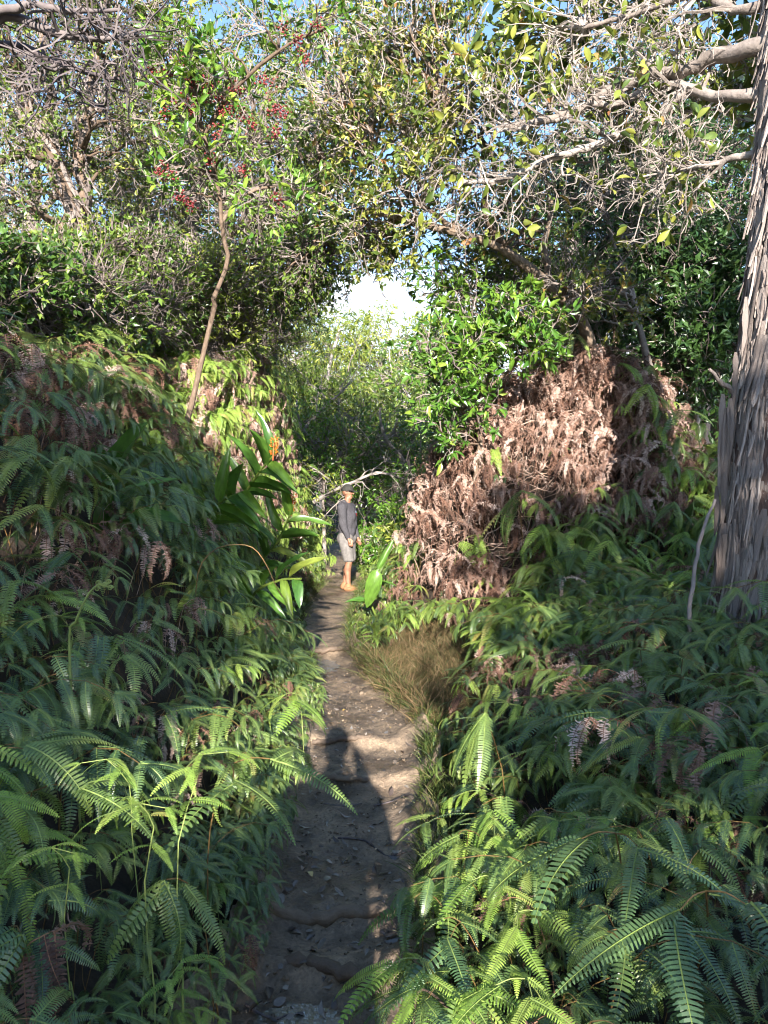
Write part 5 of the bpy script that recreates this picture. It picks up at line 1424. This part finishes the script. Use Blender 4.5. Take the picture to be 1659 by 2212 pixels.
# ------------------------------------------------------------------ roots, twigs and fallen leaves on the trail
for k, (pts, r0, r1, lab) in enumerate([
        ([(-0.40, 2.68, 0), (-0.25, 2.65, 0.012), (-0.08, 2.58, 0.01), (0.06, 2.50, -0.005), (0.16, 2.38, -0.03)], 0.024, 0.032, "thick smooth root lying across the path at the bottom"),
        ([(-0.56, 2.98, -0.01), (-0.35, 2.96, 0.0), (-0.15, 2.97, 0.005), (0.03, 2.98, 0.0), (0.16, 3.0, -0.02)], 0.028, 0.026, "broad mud-covered root forming a step across the path"),
        ([(-0.50, 4.36, -0.02), (-0.40, 4.32, 0.012), (-0.27, 4.28, 0.02), (-0.12, 4.30, 0.0), (-0.05, 4.36, -0.03)], 0.02, 0.014, "curved root edging a mud step in the photographer's shadow"),
        ([(-0.46, 4.93, -0.01), (-0.30, 4.96, 0.012), (-0.14, 4.99, 0.012), (0.02, 5.06, -0.02)], 0.020, 0.014, "thin root across the path below the shadow's head"),
        ([(-0.98, 7.80, 0.01), (-0.75, 7.86, 0.015), (-0.5, 7.88, 0.01), (-0.35, 7.86, -0.01)], 0.03, 0.025, "dark root step across the path before the wet bend")]):
    pts = [np.array((p[0], p[1], float(pathz_at(p[0], p[1] + 0.05)) + p[2] - 0.012)) for p in pts]
    mb = MB(); P, R = wood(mb, pts, r0, r1, 10, 26, 0.05, k)
    rt_ = bpy.data.objects.new("tree_root", mb.mesh("tree_root", bark_mat(f"muddy_root_{k}", [(0.07, 0.05, 0.038), (0.15, 0.11, 0.08), (0.23, 0.17, 0.12)], scale=(8, 8, 8), rough=0.6), True)); COL.objects.link(rt_)
    tag(rt_, lab, "root")
for k, pts in enumerate([[(-0.22, 3.62), (-0.10, 3.60), (-0.03, 3.50), (0.02, 3.42), (0.10, 3.42), (0.13, 3.38)], [(-0.32, 4.05), (-0.2, 4.02), (-0.12, 4.06)], [(-0.05, 4.0), (0.04, 4.05), (0.1, 4.12)], [(-0.45, 2.45), (-0.36, 2.4), (-0.3, 2.44)]]):
    P = [np.array((p[0], p[1], float(pathz_at(p[0], p[1])) + 0.004)) for p in pts]
    mb = MB(); wood(mb, P, 0.005, 0.003, 5, 14, 0.1, k)
    o = link("twig", mb.mesh("twig", G['twig_dark'], True))
    tag(o, ["long wavy dark twig lying on the mud mid path", "short dark twig on the mud below the curved root", "short dark twig at the right edge of the mud", "dark twig beside the puddle at the bottom"][k], "twig")
r = np.random.default_rng(44)
LIT = []
for k in range(6):
    v, f = broad_leaf(4, ['ovate', 'obovate', 'lance'][k % 3], r.uniform(0.02, 0.3), r.uniform(-0.3, 0.4), 0.03)
    LIT.append((mesh_np("fallen_leaf", v, f, G['litter'], smooth=True), mesh_np("fallen_leaf", v, f, G['litter_yellow'], smooth=True)))
nl_ = 0
for k in range(900):
    if nl_ >= 270: break
    y_ = 2.0 + 5.2 * r.random() ** 1.5
    s = r.random()
    s = s * s if r.random() < 0.6 else s
    x_ = PATH_L(y_) - 0.05 + (PATH_R(y_) - PATH_L(y_) + 0.1) * s
    if r.random() > (0.9 if y_ < 4 else 0.5): continue
    yel = nl_ in (7, 31, 90, 140)
    o = bpy.data.objects.new("fallen_leaf", LIT[nl_ % 6][1 if yel else 0]); COL.objects.link(o)
    L = r.uniform(0.028, 0.062)
    o.location = (x_, y_, float(pathz_at(x_, y_)) + 0.011)
    o.rotation_euler = (r.normal(0, 0.22), r.normal(0, 0.22) + (math.pi if r.random() < 0.4 else 0), r.uniform(0, 6.28))
    o.scale = (L, L * r.uniform(0.35, 0.6), L)
    if yel: tag(o, "yellow fallen leaf lying on the dark mud", "leaf", "yellow leaves on the path")
    else:
        sw = "at the left edge" if s < 0.25 else ("left of the middle" if s < 0.5 else ("right of the middle" if s < 0.75 else "at the right edge"))
        bw = "by the puddle" if y_ < 2.5 else ("between the two lower roots" if y_ < 2.98 else ("above the mud step" if y_ < 3.6 else ("below the curved root" if y_ < 4.3 else ("in the shadow's head" if y_ < 5.2 else "before the bend"))))
        zw = "tiny" if L < 0.038 else ("broad" if L > 0.052 else "small")
        tag(o, f"{zw} grey-brown fallen leaf {bw}, {sw} of the path", "leaf", f"fallen leaves {bw}")
    nl_ += 1
r = np.random.default_rng(45)
nc_ = 2600
cy_ = 1.9 + 5.5 * r.random(nc_) ** 1.4; cs_ = r.beta(0.75, 0.75, nc_); cx_ = PATH_L(cy_) - 0.06 + (PATH_R(cy_) - PATH_L(cy_) + 0.12) * cs_
sz_ = r.gamma(1.5, 0.0014, nc_) + 0.0012
E_ = np.eye(3)
V, F = stamp(ICO[0] * r.uniform(0.8, 1.2, (len(ICO[0]), 1)), ICO[1], np.stack([cx_, cy_, pathz_at(cx_, cy_) + sz_ * 0.25], -1), *perp_frame(r.normal(size=(nc_, 3)), r.normal(size=(nc_, 3))), np.stack([sz_ * 1.3, sz_, sz_ * 0.7], -1))
tag(link("mud_crumbs", MB().add(V, F, np.repeat(r.random(nc_), len(ICO[0]))).mesh("mud_crumbs", G['litter_crumb'])), "crumbs of mud, grit and leaf bits strewn over the path", "grit", kind="stuff")
nl2 = 420
ly = 2.0 + 5.5 * r.random(nl2) ** 1.5; lsd = r.beta(0.7, 0.9, nl2); lx = PATH_L(ly) - 0.08 + (PATH_R(ly) - PATH_L(ly) + 0.2) * lsd
LL = r.uniform(0.014, 0.04, nl2); Dr = np.stack([r.normal(size=nl2), r.normal(size=nl2), r.normal(0, 0.12, nl2)], -1)
lv, lf_ = broad_leaf(3, 'ovate', 0.15, 0.2)
V, F = stamp(lv, lf_, np.stack([lx, ly, pathz_at(lx, ly) + 0.008], -1), *perp_frame(Dr, nrm(np.stack([r.normal(0, 0.25, nl2), r.normal(0, 0.25, nl2), np.ones(nl2)], -1))), np.stack([LL, LL * 0.45, LL], -1))
tag(link("leaf_litter", MB().add(V, F, np.repeat(r.random(nl2), len(lv))).mesh("leaf_litter", G['litter'], True)), "trodden bits of small dead leaves scattered in the mud", "litter", kind="stuff")
# puddle film in the hollow at the bottom
puddle, n, l = new_mat("puddle_water")
o_ = n.new("ShaderNodeOutputMaterial"); p_ = n.new("ShaderNodeBsdfPrincipled"); tc_ = n.new("ShaderNodeTexCoord")
p_.inputs["Base Color"].default_value = (0.14, 0.125, 0.105, 1); p_.inputs["Roughness"].default_value = 0.08; p_.inputs["Specular IOR Level"].default_value = 0.8
nz_ = n.new("ShaderNodeTexNoise"); nz_.inputs["Scale"].default_value = 28; nz_.inputs["Detail"].default_value = 4; l.new(tc_.outputs["Object"], nz_.inputs["Vector"])
b_ = n.new("ShaderNodeBump"); b_.inputs["Strength"].default_value = 0.5; b_.inputs["Distance"].default_value = 0.02; l.new(nz_.outputs[0], b_.inputs["Height"]); l.new(b_.outputs[0], p_.inputs["Normal"])
l.new(p_.outputs[0], o_.inputs[0])
for (cx, cy, rx, ry, lab) in [(-0.27, 2.36, 0.17, 0.13, "shallow puddle shining with pale sky at the bottom of the path"), (-0.62, 7.35, 0.2, 0.32, "wet muddy puddle at the far bend of the path")]:
    xs = np.linspace(-1, 1, 30); GX, GY = np.meshgrid(cx + xs * rx * 1.2, cy + xs * ry * 1.2)
    zz = pathz_at(GX, GY)
    lev = np.median(zz) + 0.003
    GZ = np.full_like(GX, lev)
    ok = (((GX - cx) / rx) ** 2 + ((GY - cy) / ry) ** 2) < 1 + 0.35 * vnoise(GX * 22, GY * 22, 3)
    i_, j_ = np.meshgrid(np.arange(29), np.arange(29), indexing='ij')
    kf = ok[:-1, :-1] & ok[1:, :-1] & ok[:-1, 1:] & ok[1:, 1:]
    b0 = (i_ * 30 + j_)[kf]
    pu = link("puddle", mesh_np("puddle", np.stack([GX, GY, GZ], -1), [np.stack([b0, b0 + 1, b0 + 31, b0 + 30], -1)], puddle, smooth=True))
    tag(pu, lab, "puddle", kind="structure")

# ------------------------------------------------------------------ people
def capsule(mb, a, b_, ra, rb_, sq=(1, 1), sides=14, k=6):
    """tapered rounded limb; sq flattens the section across the local side and depth axes"""
    a, b_ = np.asarray(a, float), np.asarray(b_, float)
    ax = nrm(b_ - a)
    ref = np.array((1.0, 0, 0)) if abs(ax[0]) < 0.9 else np.array((0, 1.0, 0))
    V_ = nrm(np.cross(ax, ref)); U_ = np.cross(V_, ax)
    rings = []
    for t in np.linspace(-math.pi / 2, 0, k): rings.append((a + ax * ra * math.sin(t), ra * math.cos(t) + 1e-4))
    for t in np.linspace(0, 1, 5)[1:-1]: rings.append((a + (b_ - a) * t, ra + (rb_ - ra) * t))
    for t in np.linspace(0, math.pi / 2, k): rings.append((b_ + ax * rb_ * math.sin(t), rb_ * math.cos(t) + 1e-4))
    an = np.arange(sides) * 2 * math.pi / sides
    V = np.concatenate([c + r_ * (np.cos(an)[:, None] * U_ * sq[0] + np.sin(an)[:, None] * V_ * sq[1]) for c, r_ in rings])
    m = len(rings)
    i = np.arange(m - 1)[:, None] * sides; j = np.arange(sides)[None]; j2 = (j + 1) % sides
    F = [np.stack([i + j, i + j2, i + sides + j2, i + sides + j], -1).reshape(-1, 4), np.arange(sides)[::-1][None], (np.arange(sides) + (m - 1) * sides)[None]]
    mb.add(V, F)

def fuse(name, mb, mat, voxel, smooth_it=4, disp=None):
    """join overlapping shapes into one continuous skin"""
    me = mb.mesh(name + "_raw", mat)
    ob = bpy.data.objects.new(name + "_raw", me); COL.objects.link(ob)
    md = ob.modifiers.new("r", 'REMESH'); md.mode = 'VOXEL'; md.voxel_size = voxel; md.use_smooth_shade = True
    sm = ob.modifiers.new("s", 'SMOOTH'); sm.factor = 0.5; sm.iterations = smooth_it
    dg = bpy.context.evaluated_depsgraph_get()
    out = bpy.data.meshes.new_from_object(ob.evaluated_get(dg)); out.name = name
    bpy.data.objects.remove(ob); bpy.data.meshes.remove(me)
    out.materials.clear(); out.materials.append(mat)
    n_ = len(out.vertices)
    co = np.empty(n_ * 3, np.float32); out.vertices.foreach_get("co", co); co = co.reshape(-1, 3)
    if disp is not None:
        co = co + disp(co); out.vertices.foreach_set("co", co.astype(np.float32).ravel())
    out.polygons.foreach_set("use_smooth", np.ones(len(out.polygons), bool)); out.update()
    return out

def folds(amp, f1=22, f2=9):
    def fn(c):
        q = np.sin(c[:, 2] * f1 + 3 * np.sin(c[:, 0] * f2) + 2 * np.sin(c[:, 1] * f2 * 1.3)) + 0.5 * np.sin(c[:, 2] * f1 * 2.1 + c[:, 1] * 17)
        d = c - np.array((0, 0, 0)); d = d * np.array((1, 1, 0)); d = d / np.maximum(np.linalg.norm(d, axis=1, keepdims=True), 1e-3)
        return d * (q * amp)[:, None]
    return fn

def figure(name, label, loc, rotz, arms, palette, voxel, head_turn=0.0, logo=True, feet=((-0.10, 0.02), (0.10, 0.06))):
    """standing person, facing +Y, 1.76 m tall; arms: for each side (elbow, wrist) offsets; root is the body itself"""
    b = MB(); hip_z = 0.90
    # legs: knee slightly bent
    knees = []
    for sd, (fx, fy) in zip((-1, 1), feet):
        h_ = (sd * 0.095, 0.0, hip_z); kn = (sd * 0.105 + (fx - sd * 0.1) * 0.5, fy * 0.5 + 0.035, 0.48); an = (fx, fy - 0.02, 0.085)
        knees.append((h_, kn, an))
        capsule(b, h_, kn, 0.088, 0.058); capsule(b, kn, (0.6 * kn[0] + 0.4 * an[0], 0.6 * kn[1] + 0.4 * an[1] - 0.025, 0.33), 0.056, 0.058); capsule(b, (0.6 * kn[0] + 0.4 * an[0], 0.6 * kn[1] + 0.4 * an[1] - 0.02, 0.33), an, 0.055, 0.037)
        capsule(b, (fx, fy - 0.05, 0.045), (fx + sd * 0.015, fy + 0.13, 0.03), 0.042, 0.034, (1, 0.9))
    # trunk
    capsule(b, (-0.05, 0, 0.93), (0.05, 0, 0.93), 0.125, 0.125, (0.95, 0.95)); capsule(b, (0, 0.0, 0.98), (0, 0.01, 1.22), 0.135, 0.14, (1.12, 0.82)); capsule(b, (0, 0.0, 1.22), (0, -0.01, 1.36), 0.15, 0.125, (1.2, 0.8))
    capsule(b, (-0.13, -0.01, 1.40), (0.13, -0.01, 1.40), 0.065, 0.065); capsule(b, (0, -0.015, 1.40), (0, 0.015, 1.55), 0.062, 0.055)
    # head, turned about the neck
    ct, st_ = math.cos(head_turn), math.sin(head_turn)
    def hd(p): return (p[0] * ct - (p[1] - 0.01) * st_, p[0] * st_ + (p[1] - 0.01) * ct + 0.02, p[2])
    capsule(b, hd((0, 0.0, 1.655)), hd((0, 0.0, 1.67)), 0.088, 0.086, (0.86, 1.08)); capsule(b, hd((0, 0.02, 1.585)), hd((0, 0.045, 1.565)), 0.058, 0.040, (0.95, 1.0))
    capsule(b, hd((0, 0.088, 1.655)), hd((0, 0.112, 1.625)), 0.010, 0.016); capsule(b, hd((-0.028, 0.083, 1.582)), hd((0.028, 0.083, 1.582)), 0.011, 0.011)
    capsule(b, hd((-0.03, 0.085, 1.672)), hd((0.03, 0.085, 1.672)), 0.016, 0.016)
    for sd in (-1, 1): capsule(b, hd((sd * 0.078, -0.005, 1.625)), hd((sd * 0.083, -0.012, 1.66)), 0.012, 0.016, (0.6, 1.2))
    hands = []
    for sd, (el, wr) in zip((-1, 1), arms):
        sh = np.array((sd * 0.185, -0.01, 1.395)); el = np.array(el); wr = np.array(wr)
        capsule(b, sh, el, 0.052, 0.041); capsule(b, el, wr, 0.042, 0.027)
        hdv = nrm(wr - el); side = nrm(np.cross(hdv, np.array((sd * 1.0, 0.2, 0.1)))); pn = np.cross(side, hdv)
        palm = wr + hdv * 0.075
        capsule(b, wr, palm, 0.026, 0.034, (1, 0.8))
        for q in range(4):
            o0 = palm + side * (q - 1.5) * 0.019; ln = (0.062, 0.072, 0.068, 0.052)[q]
            m1 = o0 + hdv * (0.02 + ln * 0.45) + pn * 0.004 * sd; m2 = m1 + nrm(hdv * 0.8 + pn * sd * -0.55) * ln * 0.5
            capsule(b, o0, m1, 0.0098, 0.009, (1, 1), 8, 4); capsule(b, m1, m2, 0.009, 0.0075, (1, 1), 8, 4)
        t0 = wr + hdv * 0.03 + side * -0.02; t1 = t0 + nrm(hdv + side * -0.8) * 0.045; t2 = t1 + nrm(hdv + side * -0.1) * 0.035
        capsule(b, t0, t1, 0.013, 0.011, (1, 1), 8, 4); capsule(b, t1, t2, 0.011, 0.008, (1, 1), 8, 4)
        hands.append((sh, el, wr))
    body = link(name, fuse(name, b, palette['skin'], voxel, 3))
    body.location = loc; body.rotation_euler = (0, 0, rotz)
    tag(body, label, "person")
    # hooded sweatshirt
    h = MB()
    capsule(h, (0, 0.0, 0.90), (0, 0.012, 1.22), 0.158, 0.168, (1.14, 0.90)); capsule(h, (0, 0.0, 1.22), (0, -0.012, 1.35), 0.172, 0.148, (1.2, 0.86)); capsule(h, (-0.14, -0.012, 1.395), (0.14, -0.012, 1.395), 0.086, 0.086)
    capsule(h, (-0.06, -0.085, 1.455), (0.06, -0.085, 1.455), 0.055, 0.055); capsule(h, (-0.07, -0.03, 1.475), (0.07, -0.03, 1.475), 0.05, 0.05)
    for (sh, el, wr) in hands:
        v = nrm(np.asarray(wr) - np.asarray(el))
        capsule(h, sh, el, 0.080, 0.066); capsule(h, el, np.asarray(wr) - v * 0.03, 0.066, 0.044); capsule(h, np.asarray(wr) - v * 0.03, np.asarray(wr) - v * 0.005, 0.047, 0.040)
    def cutfold(c):
        d = folds(0.006, 24, 11)(c); d[:, 2] += np.where(c[:, 2] < 0.84, (0.84 - c[:, 2]), 0) * (np.abs(c[:, 0]) < 0.3) * 0.85
        return d
    hood = link("hooded_sweatshirt", fuse("hooded_sweatshirt", h, palette['top'], 0.011, 5, cutfold), body)
    s_ = MB(); capsule(s_, (-0.05, -0.005, 0.88), (0.05, -0.005, 0.88), 0.148, 0.148, (1, 0.98))
    for (h_, kn, an) in knees:
        e = np.array(kn) * 0.9 + np.array(h_) * 0.1
        capsule(s_, h_, (e[0], e[1], 0.52), 0.118, 0.098)
    def cut2(c):
        d = folds(0.006, 16, 10)(c); d[:, 2] += np.where(c[:, 2] < 0.50, (0.50 - c[:, 2]) * 0.95, 0); return d
    link("shorts", fuse("shorts", s_, palette['shorts'], 0.011, 5, cut2), body)
    # cap with brim
    c_ = MB(); capsule(c_, hd((0, -0.003, 1.685)), hd((0, -0.003, 1.695)), 0.099, 0.096, (0.90, 1.10))
    def cutc(c):
        d = np.zeros_like(c); d[:, 2] = np.where(c[:, 2] < 1.672, 1.672 - c[:, 2], 0) * 0.97; return d
    capo = link("cap", fuse("cap", c_, palette['cap'], 0.008, 3, cutc), body)
    brim = MB(); an = np.linspace(-1.15, 1.15, 15)
    inn = np.array([hd((0.082 * math.sin(q), 0.095 * math.cos(q) - 0.002, 1.678)) for q in an]); outp = np.array([hd((0.088 * math.sin(q), 0.10 + 0.085 * math.cos(q) * 1.0, 1.662 - 0.012 * math.cos(q) ** 2 + 0.004)) for q in an])
    th = np.array((0, 0, 0.006)); m = 15; i = np.arange(m - 1)
    V = np.concatenate([inn, outp, inn + th, outp + th])
    brim.add(V, [np.concatenate([np.stack([i, i + 1, i + m + 1, i + m], -1), np.stack([i + 2 * m, i + 3 * m, i + 3 * m + 1, i + 2 * m + 1], -1), np.stack([i + m, i + m + 1, i + 3 * m + 1, i + 3 * m], -1), np.stack([i, i + 2 * m, i + 2 * m + 1, i + 1], -1)])])
    link("brim", brim.mesh("brim", palette['cap'], True), capo)
    # dark glasses: two lenses and side arms in one frame
    g_ = MB()
    for sd in (-1, 1):
        capsule(g_, hd((sd * 0.018, 0.101, 1.660)), hd((sd * 0.052, 0.092, 1.660)), 0.018, 0.017, (1, 0.6), 10, 4); capsule(g_, hd((sd * 0.066, 0.085, 1.662)), hd((sd * 0.083, 0.0, 1.662)), 0.004, 0.004, (1, 1), 6, 3)
    capsule(g_, hd((-0.02, 0.104, 1.664)), hd((0.02, 0.104, 1.664)), 0.004, 0.004, (1, 1), 6, 3)
    link("sunglasses", g_.mesh("sunglasses", palette['glasses'], True), body)
    for sd, (fx, fy) in zip((-1, 1), feet):
        f_ = MB(); capsule(f_, (fx, fy - 0.055, 0.047), (fx + sd * 0.015, fy + 0.145, 0.036), 0.052, 0.043, (1, 0.95)); capsule(f_, (fx, fy - 0.04, 0.08), (fx, fy - 0.02, 0.105), 0.05, 0.046)
        link("shoe", fuse("shoe", f_, palette['shoe'], 0.009, 2), body)
    if logo:
        # printed chest mark: pale blue over red, wrapped on the sweatshirt front
        for nm, z0, z1, mt in (("blue_print", 1.305, 1.34, 'print_b'), ("red_print", 1.245, 1.30, 'print_r')):
            xs = np.linspace(-0.115, -0.045, 6) if nm == "blue_print" else np.linspace(-0.125, -0.04, 6)
            zs = np.linspace(z0, z1, 4); pts = []
            for zq in zs:
                for xq in xs: pts.append((xq, 0.157 * math.sqrt(max(0.05, 1 - (xq / 0.21) ** 2)) + 0.002 - 0.25 * max(0, zq - 1.27), zq))
            ids = np.array([[a * 6 + q, a * 6 + q + 1, (a + 1) * 6 + q + 1, (a + 1) * 6 + q] for a in range(3) for q in range(5)])
            V = np.array(pts); V2 = V - np.array((0, 0.012, 0))
            o = link(nm, MB().add(np.concatenate([V, V2]), [ids, ids[:, ::-1] + 24]).mesh(nm, palette[mt], True), hood)
    return body
PAL = dict(skin=leaf_mat("tanned_skin", [(0.22, 0.10, 0.06), (0.27, 0.13, 0.08)], rough=0.5, trans=0, noise=12), top=plain_mat("charcoal_fleece", (0.060, 0.058, 0.066), 0.9, 0.25, 60, 0.3, 0.2), shorts=plain_mat("grey_shorts", (0.15, 0.14, 0.135), 0.85, 0.3, 18, 0.2, 0.2),
           cap=leaf_mat("dark_camouflage", [(0.02, 0.02, 0.018), (0.05, 0.045, 0.035)], rough=0.8, trans=0, noise=25), glasses=plain_mat("dark_lenses", (0.01, 0.01, 0.012), 0.15), shoe=plain_mat("muddy_shoes", (0.27, 0.13, 0.065), 0.8, 0.4, 25),
           print_b=plain_mat("pale_blue_print", (0.35, 0.42, 0.55), 0.8), print_r=plain_mat("red_print", (0.40, 0.05, 0.06), 0.8))
hx = float(W(750, 1275, 12.9)[0])
figure("person", "hiker in charcoal hooded sweatshirt, grey shorts and dark cap standing on the path", (hx, 12.9, float(pathz_at(hx, 12.9)) - 0.005), math.radians(-112),
       (((-0.235, 0.0, 1.12), (-0.20, 0.10, 0.90)), ((0.225, 0.03, 1.12), (0.22, 0.12, 0.90))), PAL, 0.0065, head_turn=math.radians(-4), feet=((-0.09, -0.06), (0.10, 0.09)))
PAL2 = dict(PAL); PAL2['top'] = plain_mat("dark_jacket", (0.05, 0.06, 0.08), 0.9); PAL2['cap'] = plain_mat("plain_cap", (0.05, 0.05, 0.06), 0.9)
figure("person", "person behind the viewpoint whose shadow falls along the path", (-0.12, -0.40, 0.0), 0.0,
       (((-0.26, 0.08, 1.14), (-0.02, 0.30, 1.44)), ((0.27, 0.06, 1.12), (0.14, 0.30, 1.44))), PAL2, 0.012, logo=False)
